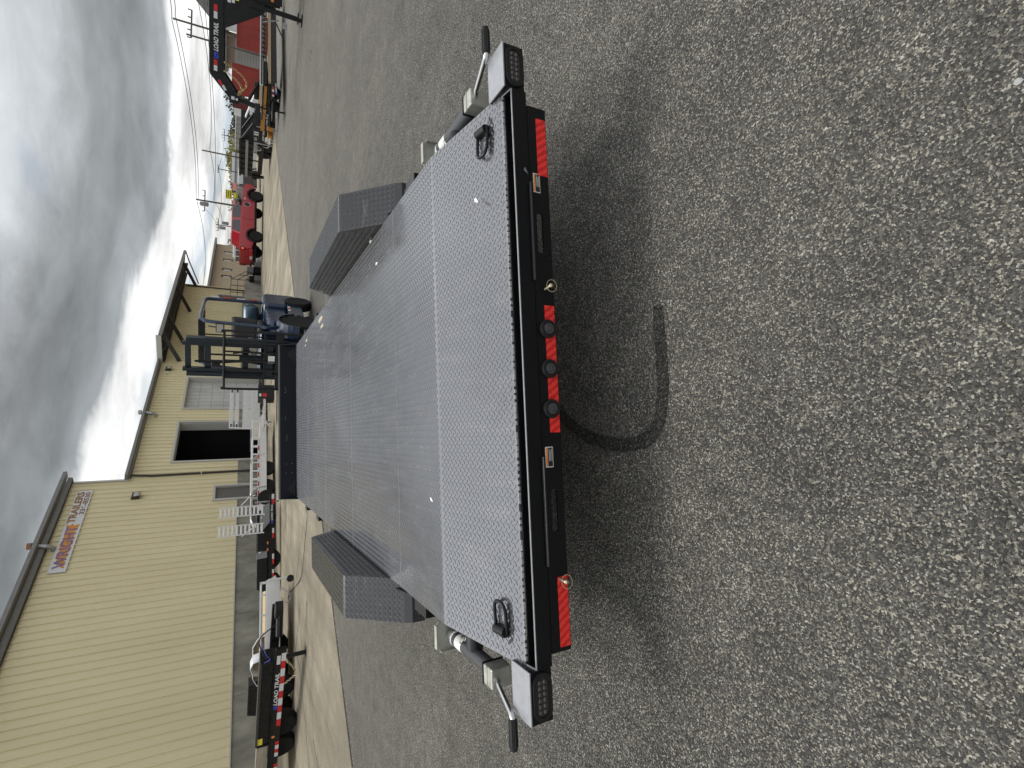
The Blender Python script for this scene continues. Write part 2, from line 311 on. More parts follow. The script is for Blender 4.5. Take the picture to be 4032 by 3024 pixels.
# ------------------------------------------------------------------ mesh builder
def V3(p): return np.asarray(p, float)
class MB:
    def __init__(s): s.v = []; s.f = []
    def add(s, vs, fs):
        o = len(s.v); s.v.extend([tuple(map(float, p)) for p in vs]); s.f.extend([tuple(i+o for i in f) for f in fs]); return s
    def box(s, x0, x1, y0, y1, z0, z1):
        return s.add([(x0, y0, z0), (x1, y0, z0), (x1, y1, z0), (x0, y1, z0), (x0, y0, z1), (x1, y0, z1), (x1, y1, z1), (x0, y1, z1)],
                     [(0, 3, 2, 1), (4, 5, 6, 7), (0, 1, 5, 4), (1, 2, 6, 5), (2, 3, 7, 6), (3, 0, 4, 7)])
    def obox(s, c, ax, ay, az):
        """box from a centre and three half vectors"""
        c, ax, ay, az = map(V3, (c, ax, ay, az))
        P = [c+sx*ax+sy*ay+sz*az for sz in (-1, 1) for sx, sy in ((-1, -1), (1, -1), (1, 1), (-1, 1))]
        return s.add(P, [(0, 3, 2, 1), (4, 5, 6, 7), (0, 1, 5, 4), (1, 2, 6, 5), (2, 3, 7, 6), (3, 0, 4, 7)])
    def bar(s, a, b, w, h, up=(0, 0, 1)):
        """rectangular bar from a to b, w across, h along up"""
        a, b = V3(a), V3(b); d = b-a; L = np.linalg.norm(d); d = d/L; u = V3(up); x = np.cross(d, u)
        if np.linalg.norm(x) < 1e-6: x = np.cross(d, (1, 0, 0))
        x /= np.linalg.norm(x); u = np.cross(x, d)
        return s.obox((a+b)/2, x*w/2, d*L/2, u*h/2)
    def tube(s, pts, r, seg=8, cap=True):
        pts = [V3(p) for p in pts]; n = len(pts); rings = []
        rr = r if hasattr(r, '__len__') else [r]*n
        up = None
        for i in range(n):
            d = pts[min(i+1, n-1)]-pts[max(i-1, 0)]; d /= (np.linalg.norm(d)+1e-12)
            if up is None:
                up = np.array([0, 0, 1.0]) if abs(d[2]) < .9 else np.array([1.0, 0, 0])
            x = np.cross(d, up); x /= np.linalg.norm(x); up = np.cross(x, d)
            rings.append([pts[i]+rr[i]*(math.cos(2*math.pi*k/seg)*x+math.sin(2*math.pi*k/seg)*up) for k in range(seg)])
        o = [p for r_ in rings for p in r_]; f = []
        for i in range(n-1):
            for k in range(seg):
                a, b = i*seg+k, i*seg+(k+1) % seg
                f.append((a, b, b+seg, a+seg))
        if cap: f.append(tuple(range(seg-1, -1, -1))); f.append(tuple(range((n-1)*seg, n*seg)))
        return s.add(o, f)
    def cyl(s, a, b, r, seg=16): return s.tube([a, b], r, seg)
    def lathe(s, prof, c, ax, seg=24):
        """profile of (radius, height) about axis ax through c"""
        c, ax = V3(c), V3(ax); ax = ax/np.linalg.norm(ax); x = np.cross(ax, (0, 0, 1) if abs(ax[2]) < .9 else (1, 0, 0)); x /= np.linalg.norm(x); y = np.cross(ax, x)
        o = [c+ax*h+r*(math.cos(2*math.pi*k/seg)*x+math.sin(2*math.pi*k/seg)*y) for r, h in prof for k in range(seg)]
        f = []
        for i in range(len(prof)-1):
            for k in range(seg):
                a, b = i*seg+k, i*seg+(k+1) % seg; f.append((a, b, b+seg, a+seg))
        f.append(tuple(range(seg-1, -1, -1))); f.append(tuple(range((len(prof)-1)*seg, len(prof)*seg)))
        return s.add(o, f)
    def torus(s, c, ax, R_, r, seg=28, sec=8, sx=1.0, sy=1.0, xdir=None):
        c, ax = V3(c), V3(ax); ax = ax/np.linalg.norm(ax)
        x = V3(xdir) if xdir is not None else np.cross(ax, (0, 0, 1) if abs(ax[2]) < .9 else (1, 0, 0)); x = x/np.linalg.norm(x); y = np.cross(ax, x)
        o = []; f = []
        for i in range(seg):
            t_ = 2*math.pi*i/seg; d = math.cos(t_)*x*sx+math.sin(t_)*y*sy; n = d/np.linalg.norm(d)
            for k in range(sec):
                p_ = 2*math.pi*k/sec; o.append(c+d*R_+n*r*math.cos(p_)+ax*r*math.sin(p_))
        for i in range(seg):
            for k in range(sec):
                a = i*sec+k; b = i*sec+(k+1) % sec; a2 = ((i+1) % seg)*sec+k; b2 = ((i+1) % seg)*sec+(k+1) % sec
                f.append((a, a2, b2, b))
        return s.add(o, f)
    def prism(s, poly, o, ux, uy, ext):
        """2-D polygon (a,b) at o + a*ux + b*uy, extruded by vector ext"""
        o, ux, uy, ext = map(V3, (o, ux, uy, ext)); n = len(poly)
        P = [o+a*ux+b*uy for a, b in poly]; Q = [p+ext for p in P]
        return s.add(P+Q, [tuple(range(n-1, -1, -1)), tuple(range(n, 2*n))]+[(i, (i+1) % n, n+(i+1) % n, n+i) for i in range(n)])
    def strip(s, pts, ext, th=None):
        """open sheet: polyline swept by ext"""
        pts = [V3(p) for p in pts]; ext = V3(ext); n = len(pts)
        return s.add(pts+[p+ext for p in pts], [(i, i+1, n+i+1, n+i) for i in range(n-1)])
    def build(s, name, m, parent=None, smooth=False, bevel=0.0, solid=0.0, loc=None):
        me = bpy.data.meshes.new(name); me.from_pydata(s.v, [], s.f); me.update()
        if m is not None: me.materials.append(m)
        o = bpy.data.objects.new(name, me); col.objects.link(o)
        if parent is not None: o.parent = parent
        if loc is not None: o.location = loc
        if smooth:
            for p_ in me.polygons: p_.use_smooth = True
            try: me.set_sharp_from_angle(angle=R(40))
            except Exception: pass
        if solid: md = o.modifiers.new('thickness', 'SOLIDIFY'); md.thickness = solid; md.offset = 0
        if bevel: md = o.modifiers.new('edge', 'BEVEL'); md.width = bevel; md.segments = 2; md.limit_method = 'ANGLE'
        return o
def tag(o, label=None, cat=None, group=None, kind=None):
    if label: o['label'] = label
    if cat: o['category'] = cat
    if group: o['group'] = group
    if kind: o['kind'] = kind
    return o
def empty(name, loc, ax=None, ay=None, az=None):
    o = bpy.data.objects.new(name, None); col.objects.link(o); o.empty_display_size = .2
    if ax is None: o.location = tuple(loc)
    else:
        ax, ay, az = map(V3, (ax, ay, az))
        o.matrix_world = Matrix(((ax[0], ay[0], az[0], loc[0]), (ax[1], ay[1], az[1], loc[1]), (ax[2], ay[2], az[2], loc[2]), (0, 0, 0, 1)))
    return o
def heading(name, loc, h):
    """Empty whose local +X runs along ground heading h"""
    h = V3((h[0], h[1], 0)); h = h/np.linalg.norm(h); return empty(name, loc, h, (-h[1], h[0], 0), (0, 0, 1))
def text_mesh(name, body, size, m, parent, o, ux, uy, depth=.002, shear=0.0, bold=0.0, spacing=1.0, width=None):
    cu = bpy.data.curves.new(name, 'FONT'); cu.body = body; cu.size = size; cu.extrude = depth; cu.shear = shear; cu.offset = bold; cu.space_character = spacing
    to = bpy.data.objects.new(name, cu); me = bpy.data.meshes.new_from_object(to); bpy.data.objects.remove(to); bpy.data.curves.remove(cu)
    me.materials.clear(); me.materials.append(m)
    if width:
        xs = [v.co.x for v in me.vertices]; k = width/max(1e-6, max(xs)-min(xs)); x0 = min(xs)
        for v in me.vertices: v.co.x = (v.co.x-x0)*k
    ob = bpy.data.objects.new(name, me); col.objects.link(ob)
    if parent is not None: ob.parent = parent
    ux, uy, o = V3(ux), V3(uy), V3(o); n = np.cross(ux, uy)
    ob.matrix_local = Matrix(((ux[0], uy[0], n[0], o[0]), (ux[1], uy[1], n[1], o[1]), (ux[2], uy[2], n[2], o[2]), (0, 0, 0, 1)))
    return ob
def lugs_mesh(polys, pitch=.0317, ln=.0130, wd=.0041, ht=.0020):
    """raised lens-shaped tread lugs over planar areas; polys = [(origin, ux, uy, n, list of (a0,a1,b0,b1) or test fn, amin,amax,bmin,bmax)]"""
    out = [(-ln, 0), (-ln*.45, wd), (ln*.45, wd), (ln, 0), (ln*.45, -wd), (-ln*.45, -wd)]; k_ = (wd-.0009)/wd
    T = np.array([(a, b, 0) for a, b in out]+[(a*(1-.0016/ln), b*k_, ht) for a, b in out])
    FQ = [(i, (i+1) % 6, 6+(i+1) % 6, 6+i)[::-1] for i in range(6)]+[(11, 10, 9, 8, 7, 6)]
    allv = []; allf = []; base = 0
    c45 = math.sqrt(.5)
    for (o, ux, uy, n, inside, a0, a1, b0, b1) in polys:
        o, ux, uy, n = map(V3, (o, ux, uy, n))
        rows = int((b1-b0)/(pitch/2)); 
        for j in range(rows):
            b = b0+pitch/4+j*pitch/2; off = (pitch/2 if j % 2 else 0.0)
            sgn = 1 if j % 2 else -1
            aa = np.arange(a0+pitch/3+off, a1-pitch*.22, pitch)
            if inside is not None: aa = np.array([a for a in aa if inside(a, b)])
            if len(aa) == 0: continue
            lx = T[:, 0]*c45-sgn*T[:, 1]*c45; ly = sgn*T[:, 0]*c45+T[:, 1]*c45
            A = aa[:, None]+lx[None]; Bv = np.full_like(A, b)+ly[None]; H = np.repeat(T[None, :, 2], len(aa), 0)
            P = o+A[..., None]*ux+Bv[..., None]*uy+H[..., None]*n
            P = P.reshape(-1, 3); allv.append(P)
            for i in range(len(aa)):
                q = base+i*12; allf.extend([tuple(q+k for k in f) for f in FQ])
            base += len(P)
    me = bpy.data.meshes.new('tread_lugs'); me.from_pydata(np.concatenate(allv).tolist(), [], allf); me.update()
    return me
def mesh_obj(name, me, m, parent, kind=None):
    me.materials.append(m); o = bpy.data.objects.new(name, me); col.objects.link(o); o.parent = parent
    if kind: o['kind'] = kind
    return o
def copy_tree(o, parent=None):
    c = o.copy(); col.objects.link(c)
    if parent is not None: c.parent = parent
    for ch in list(o.children): copy_tree(ch, c)
    return c
def ribbon(name, pts, w, z, m, parent=None, jitter=0.0):
    """flat strip on the ground along pts; w constant or list"""
    pts = [V3((p[0], p[1], 0)) for p in pts]; ww = w if hasattr(w, '__len__') else [w]*len(pts); L_, Rr = [], []
    for i, p_ in enumerate(pts):
        d = pts[min(i+1, len(pts)-1)]-pts[max(i-1, 0)]; d /= np.linalg.norm(d)+1e-9; n = np.array([-d[1], d[0], 0]); j = 1+random.uniform(-jitter, jitter)
        L_.append(p_+n*ww[i]/2*j+[0, 0, z]); Rr.append(p_-n*ww[i]/2*(1+random.uniform(-jitter, jitter))+[0, 0, z])
    n = len(pts); mb = MB(); mb.add(L_+Rr, [(i, n+i, n+i+1, i+1) for i in range(n-1)]); return mb.build(name, m, parent)
def smooth_path(pts, k=6):
    pts = [V3(p) for p in pts]; out = []
    P = [2*pts[0]-pts[1]]+pts+[2*pts[-1]-pts[-2]]
    for i in range(1, len(P)-2):
        for j in range(k):
            t_ = j/k; a, b, c, d = P[i-1], P[i], P[i+1], P[i+2]
            out.append(.5*((2*b)+(-a+c)*t_+(2*a-5*b+4*c-d)*t_*t_+(-a+3*b-3*c+d)*t_**3))
    out.append(pts[-1]); return out

# ================================================================== THE SETTING
g = MB(); g.add([(-900, -900, 0), (900, -900, 0), (900, 900, 0), (-900, 900, 0)], [(0, 1, 2, 3)])
tag(g.build('asphalt_ground', M_ASPH), kind='structure')
# concrete apron between the asphalt edge and the workshop, cast in strips of slabs
E0 = V3((-4.41, 4.96, 0)); ED = V3((15.76, 26.82, 0))-E0; ED /= np.linalg.norm(ED); EN = V3((-ED[1], ED[0], 0))   # EN points to the workshop
apron = tag(empty('concrete_apron', E0), kind='structure')
sub = MB(); P = [E0+ED*a+EN*b for a, b in ((-30, 0), (95, 0), (95, 26), (-30, 26))]; sub.add([p+[0, 0, .004] for p in P], [(0, 1, 2, 3)])
o = sub.build('joint_filler', M_CRACK, apron); o.location = tuple(-E0)
rows_b = [0.0, 4.35, 8.9, 13.6, 19.0, 25.9]
for i in range(14):
    for j in range(5):
        a0, a1 = -29+i*8.7, -29+(i+1)*8.7-.022; b0, b1 = rows_b[j]+(.006 if j else 0), rows_b[j+1]-.02
        q = MB(); P = [ED*a+EN*b for a, b in ((a0, b0), (a1, b0), (a1, b1), (a0, b1))]
        h = .012+random.uniform(-.001, .001)
        q.add([p+[0, 0, h] for p in P]+[p+[0, 0, .0045] for p in P], [(0, 1, 2, 3), (0, 4, 5, 1), (1, 5, 6, 2), (2, 6, 7, 3), (3, 7, 4, 0)])
        q.build('slab', M_CONC, apron)
# cracks in the apron near the black box trailer
def crack(px, w, parent, z, name='crack', m=M_CRACK, off=E0):
    pts = smooth_path([gz(x, y) for x, y in px], 5); pts = [p+rng.normal(0, .012, 3)*[1, 1, 0]-(off if parent is not None else 0) for p in pts]
    return ribbon(name, pts, w, z, m, parent, .5)
crack([(1207, 1990), (1212, 2030), (1207, 2090), (1199, 2180), (1194, 2240), (1180, 2292), (1146, 2330), (1136, 2352)], .055, apron, .0150)
crack([(1136, 2352), (1140, 2420), (1150, 2480), (1180, 2620), (1200, 2800), (1219, 3023)], .028, apron, .0150)
crack([(1236, 2915), (1250, 2990), (1262, 3040)], .02, apron, .0150)
crack([(1130, 2010), (1127, 2050), (1131, 2110)], .02, apron, .0150)
crack([(1148, 2140), (1146, 2160)], .03, apron, .0150)
# worn dark joint along the asphalt edge
jp = [E0+ED*a+EN*.0 for a in np.linspace(-6, 34, 90)]
o = ribbon('edge_joint', [p+rng.normal(0, .012, 3)*[1, 1, 0] for p in jp], .05, .0045, M_CRACK, None, .5); tag(o, kind='structure')
# curled tar mark left on the asphalt behind the trailer
tar_px = [(2165, 1585), (2200, 1624), (2254, 1673), (2325, 1721), (2406, 1746), (2482, 1751), (2547, 1730), (2588, 1684), (2604, 1624), (2610, 1543), (2610, 1461), (2604, 1380), (2598, 1304), (2593, 1239), (2588, 1203)]
tp = smooth_path([gz(x, y) for x, y in tar_px], 5); nt = len(tp)
ww = [.056*(1 if i < nt*.82 else 1-.25*(i-nt*.82)/(nt*.18)) for i in range(nt)]
tag(ribbon('tar_mark', tp, ww, .004, M_TAR, None, .12), 'curved black tar mark on the asphalt behind the grey trailer', 'tar mark')
def acrack(px, w):
    pts = smooth_path([gz(x, y) for x, y in px], 6); return ribbon('asphalt_crack', [p+rng.normal(0, .006, 3)*[1, 1, 0] for p in pts], w, .0035, M_CRACK, None, .6)
for px, w in (([(1630, 2540), (1650, 2600), (1668, 2660), (1690, 2730), (1705, 2800), (1725, 2880), (1742, 2960), (1748, 3040)], .004),
              ([(1660, 2735), (1652, 2760), (1650, 2790)], .003), ([(1230, 215), (1222, 200), (1220, 225), (1225, 240)], .03),
              ([(1258, 700), (1260, 740)], .02), ([(1189, 420), (1192, 440), (1190, 480), (1192, 520)], .03)):
    tag(acrack(px, w), kind='structure')
# litter: small pale chips and pebbles lying on the asphalt
def pebble(px, r, m, label):
    p = gz(*px); mb = MB(); n = 7
    top = [(p[0]+r*.6*math.cos(6.283*k/n)*random.uniform(.7, 1.1), p[1]+r*.6*math.sin(6.283*k/n)*random.uniform(.7, 1.1), r*.55) for k in range(n)]
    mid = [(p[0]+r*math.cos(6.283*k/n)*random.uniform(.8, 1.15), p[1]+r*math.sin(6.283*k/n)*random.uniform(.8, 1.15), r*.2) for k in range(n)]
    mb.add(mid+top, [tuple(range(n, 2*n))]+[(i, (i+1) % n, n+(i+1) % n, n+i) for i in range(n)]); tag(mb.build('pebble', m, smooth=True), label, 'pebble')
M_PEB = mat('pale_stone', (.33, .30, .245), .85)
pebble((2815, 780), .005, M_PEB, 'small pale stone on the asphalt, right of the curved tar mark')
pebble((3774, 2195), .0065, M_PEB, 'tan stone on the asphalt near the bottom edge, left of the centre')
pebble((4010, 320), .008, mat('grey_stone', (.36, .36, .35), .8), 'grey stone on the asphalt in the near right corner')

# ================================================================== WORKSHOP BUILDING
wk = empty('workshop_building', W0)
tag(wk, 'long tan ribbed-metal workshop with a taller near block on a stained concrete base', 'building')
def wl_(s, k, z): return WD*s+WN*k+np.array([0, 0, z])
RIB = .3048
def prof(s_):
    """height of the sheet at position s_ within a rib pitch"""
    a = s_ % RIB
    if a < .012: return .055*a/.012
    if a < .046: return .055
    if a < .058: return .055*(.058-a)/.012
    return 0.0
def siding(s0, s1, z0, z1, openings, name='siding_panel', k0=0.0):
    n = int(math.ceil((s1-s0)/(3*RIB)-1e-6))
    for i in range(n):
        a, b = s0+i*3*RIB, min(s1, s0+(i+1)*3*RIB)
        cuts = sorted(set([a, b]+[c for op in openings for c in op[:2] if a < c < b])); mb = MB()
        for c0, c1 in zip(cuts[:-1], cuts[1:]):
            mid = (c0+c1)/2; zr = [(z0, z1)]
            for (o0, o1, oz0, oz1) in openings:
                if o0 <= mid <= o1:
                    nz = []
                    for (lo, hi) in zr:
                        if oz0 > lo: nz.append((lo, min(hi, oz0)))
                        if oz1 < hi: nz.append((max(lo, oz1), hi))
                    zr = nz
            ss = sorted(set([c0, c1]+[q for m_ in range(int(c0/RIB)-1, int(c1/RIB)+2) for q in (m_*RIB, m_*RIB+.012, m_*RIB+.046, m_*RIB+.058) if c0 < q < c1]))
            for lo, hi in zr:
                if hi-lo < .01: continue
                pts = [wl_(q, k0+prof(q), lo) for q in ss]; mb.strip(pts, (0, 0, hi-lo))
        if mb.f: mb.build(name, M_SIDE, wk)
OP1 = (24.68, 28.15, 0.25, 4.33); OP2 = (29.6, 33.1, 0.25, 4.27); DR1 = (21.65, 22.55, .25, 2.33); DR2 = (46.15, 47.1, 1.3, 3.17)
siding(-18.0, 23.39, 1.375, 8.05, [DR1])
siding(23.39, 48.8, 1.375, 5.9, [OP1, OP2, DR2])
# concrete stem wall pieces between the openings
for a, b in ((-18, 21.55), (22.65, 24.6), (28.25, 29.5), (33.2, 48.78)):
    n = max(1, int((b-a)/3.2)); st = (b-a)/n
    for i in range(n):
        q = MB(); c = wl_(a+(i+.5)*st, -.12, .6875); q.obox(c, WD*(st/2-.006), WN*.13, (0, 0, .6875)); q.build('stem_wall_block', M_STEM, wk)
q = MB(); q.obox(wl_(1.77, .045, 1.375), WD*19.76, WN*.022, (0, 0, .018)); q.build('base_flashing', M_TRIML, wk)
# gable/return walls and roofs
q = MB(); q.obox(wl_(48.86, -7, 2.95), WD*.05, WN*7, (0, 0, 2.95)); q.build('end_wall', M_SIDE, wk)
q = MB(); q.obox(wl_(23.44, -6, 4.02), WD*.04, WN*5.98, (0, 0, 4.0)); q.build('end_wall', M_SIDE, wk)
q = MB(); P = [wl_(23.40, .40, 5.98), wl_(48.9, .40, 5.98), wl_(48.9, -14, 7.4), wl_(23.40, -14, 7.4)]; q.add(P+[p+[0, 0, .12] for p in P], [(0, 1, 2, 3), (7, 6, 5, 4), (0, 4, 5, 1), (1, 5, 6, 2), (2, 6, 7, 3), (3, 7, 4, 0)]); q.build('roof', M_TRIM, wk)
q = MB(); P = [wl_(-18, .45, 8.3), wl_(23.75, .45, 8.3), wl_(23.75, -14, 9.9), wl_(-18, -14, 9.9)]; q.add(P+[p+[0, 0, .12] for p in P], [(0, 1, 2, 3), (7, 6, 5, 4), (0, 4, 5, 1), (1, 5, 6, 2), (2, 6, 7, 3), (3, 7, 4, 0)]); q.build('roof', M_TRIM, wk)
def gutter(s0, s1, z, k=.06):
    q = MB(); pr = [(0, 0), (.10, 0), (.14, .05), (.15, .17), (.13, .17), (.12, .06), (.09, .02), (0, .02)]
    q.prism(pr, wl_(s0, k, z), WN, (0, 0, 1), WD*(s1-s0)); return q.build('gutter', M_TRIM, wk)
gutter(-18, 23.6, 8.06, .07); gutter(23.45, 34.9, 5.93, .07)
q = MB(); q.obox(wl_(2.8, .30, 8.31), WD*20.95, WN*.16, (0, 0, .03)); q.build('eave_trim', M_TRIM, wk)
q = MB(); q.obox(wl_(2.8, .10, 8.13), WD*20.7, WN*.03, (0, 0, .10)); q.build('fascia', M_SOFF, wk)
# corner trim, downspouts
q = MB(); q.obox(wl_(23.40, .045, 6.98), WD*.05, WN*.03, (0, 0, 1.08)); q.build('corner_trim', M_TRIML, wk)
q = MB(); q.tube([wl_(23.62, .12, 5.95), wl_(23.62, .14, 5.85), wl_(23.55, .11, 5.05), wl_(23.60, .11, 1.5), wl_(23.62, .11, .2)], .055, 8); d = q.build('downspout', M_BROWN, wk)
q = MB(); q.obox(wl_(23.58, .12, 3.0), WD*.09, WN*.06, (0, 0, .025)); q.build('strap', M_TRIML, d)
q = MB(); q.tube([wl_(48.3, .12, 5.6), wl_(48.3, .12, .3)], .06, 8); q.build('downspout', M_BROWN, wk)
# door openings: jambs, the closed sectional door, the open bay
def jambs(op, parent_name, m=M_TRIML, w=.10):
    s0, s1, z0, z1 = op; fr = MB()
    fr.obox(wl_((s0+s1)/2, .03, z1+w/2), WD*((s1-s0)/2+w), WN*.05, (0, 0, w/2))
    for s_ in (s0-w/2, s1+w/2): fr.obox(wl_(s_, .03, (z0+z1)/2), WD*w/2, WN*.05, (0, 0, (z1-z0)/2))
    return fr.build(parent_name, m, wk)
jambs(OP1, 'bay_frame'); jambs(OP2, 'bay_frame'); jambs(DR1, 'door_frame'); jambs(DR2, 'door_frame')
for op in (OP1, OP2):
    rv = MB()
    for s_ in (op[0]+.012, op[1]-.012): rv.obox(wl_(s_, -.26, (op[2]+op[3])/2), WD*.012, WN*.24, (0, 0, (op[3]-op[2])/2))
    rv.obox(wl_((op[0]+op[1])/2, -.26, op[3]-.012), WD*(op[1]-op[0])/2, WN*.24, (0, 0, .012)); rv.build('reveal', M_TRIML, wk)
# sectional door of panels
for i in range(6):
    z0 = .27+i*(3.98/6); q = MB(); q.obox(wl_(31.35, -.30, z0+.328), WD*1.72, WN*.025, (0, 0, .322))
    sd = q.build('door_section', M_SECT, wk)
    for j in range(1, 9):
        r_ = MB(); r_.obox(wl_(29.63+j*.382, -.268, z0+.328), WD*.010, WN*.008, (0, 0, .31)); r_.build('rib', M_SECT, sd)
# open bay: room behind with a lit tube lamp
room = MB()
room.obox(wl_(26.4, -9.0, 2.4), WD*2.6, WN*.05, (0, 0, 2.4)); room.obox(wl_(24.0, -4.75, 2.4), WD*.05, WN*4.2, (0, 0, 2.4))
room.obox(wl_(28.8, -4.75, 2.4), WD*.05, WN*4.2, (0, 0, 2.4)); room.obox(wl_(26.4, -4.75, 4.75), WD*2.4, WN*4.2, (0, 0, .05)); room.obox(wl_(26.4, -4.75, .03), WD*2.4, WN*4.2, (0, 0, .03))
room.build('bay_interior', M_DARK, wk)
q = MB(); q.cyl(at(807, 1745, 37.0)-W0, at(806, 1789, 37.0)-W0, .07, 10); q.build('tube_lamp', M_FLUO, wk)
lc = (at(807, 1745, 37.0)+at(806, 1789, 37.0))/2-W0; ld = (at(807, 1745, 37.0)-at(806, 1789, 37.0))/2; q = MB(); q.obox(lc+[0, 0, .14], ld*1.05, np.cross(ld/np.linalg.norm(ld), (0, 0, 1))*.12, (0, 0, .05)); q.build('lamp_housing', M_DARK, wk)
# man doors
q = MB(); q.obox(wl_(22.10, -.06, 1.28), WD*.44, WN*.022, (0, 0, 1.03)); d = q.build('door', M_DOORG, wk)
q = MB(); q.obox(wl_(21.74, .0, 1.18), WD*.05, WN*.04, (0, 0, .02)); q.build('handle', M_TRIM, d)
q = MB(); q.obox(wl_(46.62, -.05, 2.25), WD*.46, WN*.02, (0, 0, .92)); q.build('door', mat('brown_door', (.17, .115, .085), .5), wk)
# canopy over the dock with raking brackets
q = MB(); P = [wl_(34.9, .05, 6.02), wl_(51.3, .05, 6.02), wl_(51.3, 2.05, 5.86), wl_(34.9, 2.05, 5.86)]
q.add(P+[p+[0, 0, .06] for p in P], [(3, 2, 1, 0), (4, 5, 6, 7), (0, 1, 5, 4), (1, 2, 6, 5), (2, 3, 7, 6), (3, 0, 4, 7)]); cn = q.build('canopy_roof', M_SOFF, wk)
q = MB(); q.obox(wl_(43.1, 2.09, 5.90), WD*8.25, WN*.05, (0, 0, .10)); q.build('canopy_gutter', M_TRIM, cn)
q = MB(); q.obox(wl_(34.86, 1.03, 5.99), WD*.03, WN*1.02, (0, 0, .14)); q.build('end_fascia', M_TRIML, cn)
q = MB(); q.obox(wl_(43.1, 1.0, 5.78), WD*8.1, WN*.05, (0, 0, .10)); q.build('purlin', M_SOFF, cn)
q = MB(); q.obox(wl_(43.1, .12, 5.85), WD*8.1, WN*.05, (0, 0, .12)); q.build('purlin', M_SOFF, cn)
for s_ in (35.2, 37.9, 43.2, 48.6):
    q = MB(); q.bar(wl_(s_, .05, 4.95), wl_(s_, 1.95, 5.78), .12, .22); q.build('canopy_brace', M_SOFF, wk)
q = MB(); q.tube([wl_(51.2, 2.05, 5.82), wl_(50.6, 1.6, 5.6), wl_(48.9, .12, 4.75)], .05, 6); q.build('canopy_drain', M_BROWN, wk)
# fittings on the wall
def wall_light(s_, z_, label):
    r_ = empty('wall_light', W0+wl_(s_, 0, z_)); q = MB()
    q.prism([(.035, -.14), (.20, -.20), (.24, -.12), (.20, .12), (.035, .16)], -WD*.17, WN, (0, 0, 1), WD*.34); q.build('housing', M_BROWN, r_, bevel=.01)
    q = MB(); q.prism([(.215, -.185), (.25, -.11), (.215, .05), (.20, .05)], -WD*.13, WN, (0, 0, 1), WD*.26); q.build('lens', M_LAMPL, r_)
    return tag(r_, label, 'wall light', 'flood lights on the workshop wall')
wall_light(22.17, 5.54, 'small flood light on the tall siding right of the sign')
wall_light(34.03, 5.46, 'small flood light high on the wall beside the canopy')
q = MB(); q.lathe([(.07, 0), (.07, .10), (.05, .12)], W0+wl_(33.55, .03, 5.46), WN, 12); tag(q.build('wall_camera', M_WHT, smooth=True), 'tiny white round camera beside the flood light by the canopy', 'camera')
def flue(s_, z_, rust, label):
    r_ = empty('flue_pipe', W0+wl_(s_, 0, z_)); q = MB(); q.tube([WN*.02, WN*.16, WN*.24+[0, 0, .08], WN*.26+[0, 0, .18]], .085, 12, cap=True); q.build('elbow', M_GALV, r_, smooth=True)
    q = MB(); q.cyl(WN*.26+[0, 0, .17], WN*.26+WD*.10+[0, 0, .62], .085, 14); q.build('stack', M_GALV, r_, smooth=True)
    q = MB(); q.lathe([(.13, 0), (.13, .14), (.02, .20)], WN*.26+WD*.10+[0, 0, .66], (0, 0, 1), 14); q.build('cap', mat('rusty_cap', (.24, .13, .07), .7) if rust else M_GALV, r_, smooth=True)
    return tag(r_, label, 'flue')
flue(19.35, 7.82, True, 'rusty-capped metal flue pipe on the tall wall above the sign')
flue(28.75, 5.50, False, 'grey metal flue pipe under the low eave between the two bays')
# the company sign
sg = empty('company_sign', W0+wl_(18.13, 0, 7.2)); tag(sg, 'long white company sign with gold letters and phone number high on the tan wall', 'sign')
q = MB(); q.obox(WD*2.33+WN*.055+[0, 0, .27], WD*2.33, WN*.015, (0, 0, .275)); q.build('sign_board', M_RWHT, sg)
brush = [(.05, .03), (.25, .10), (.32, .02), (.45, .12), (.70, .05), (.9, .10), (1.1, .02), (1.3, .10), (1.6, .06), (1.9, .09), (2.2, .05), (2.42, .0), (2.36, .2), (2.5, .25), (2.38, .32), (2.44, .47), (2.2, .40), (1.9, .42), (1.6, .38), (1.3, .44), (1.0, .37), (.75, .42), (.5, .36), (.22, .30), (.30, .22), (.10, .15)]
q = MB(); q.prism([(a+.12, b+.04) for a, b in brush], WN*.0715, WD, (0, 0, 1), WN*.004); q.build('brush_stroke', M_BRUSH, sg)
text_mesh('lettering', 'WRIGHT', .52, M_PURP, sg, WD*.18+WN*.079+[0, 0, .09], WD, (0, 0, 1), bold=.012, width=2.25)
text_mesh('lettering', 'TRAILERS', .34, M_GOLD, sg, WD*2.62+WN*.073+[0, 0, .27], WD, (0, 0, 1), bold=.014, width=1.95)
text_mesh('lettering', '336-8530', .24, M_MARN, sg, WD*3.12+WN*.073+[0, 0, .045], WD, (0, 0, 1), bold=.008, width=1.42)
# dock stairs and landing outside the far man door
st = empty('dock_stairs', W0+wl_(45.2, 0, 0)); tag(st, 'concrete dock stairs with black pipe railing at the far end of the workshop', 'stairs')
b0 = wl_(45.2, 0, 0)
q = MB(); q.obox(wl_(45.0, .85, .62)-b0, WD*2.2, WN*.72, (0, 0, .62)); q.build('landing', M_STEM, st)
for i in range(7):
    q = MB(); q.obox(wl_(47.36+i*.30, .85, 1.08-i*.165)-b0, WD*.16, WN*.70, (0, 0, .07)); q.build('step', M_TRIML, st)
q = MB(); q.prism([(0, 0), (2.2, 0), (0, 1.22)], wl_(47.2, 1.60, 0)-b0, WD, (0, 0, 1), WN*.08); q.build('stringer', M_STEM, st)
def rail(pts, m=M_BLK2):
    q = MB(); q.tube([p-b0 for p in pts], .028, 6); q.build('rail', m, st)
for h in (1.0, .5): rail([wl_(42.9, 1.55, 1.25+h), wl_(47.2, 1.55, 1.25+h), wl_(49.4, 1.55, .1+h)])
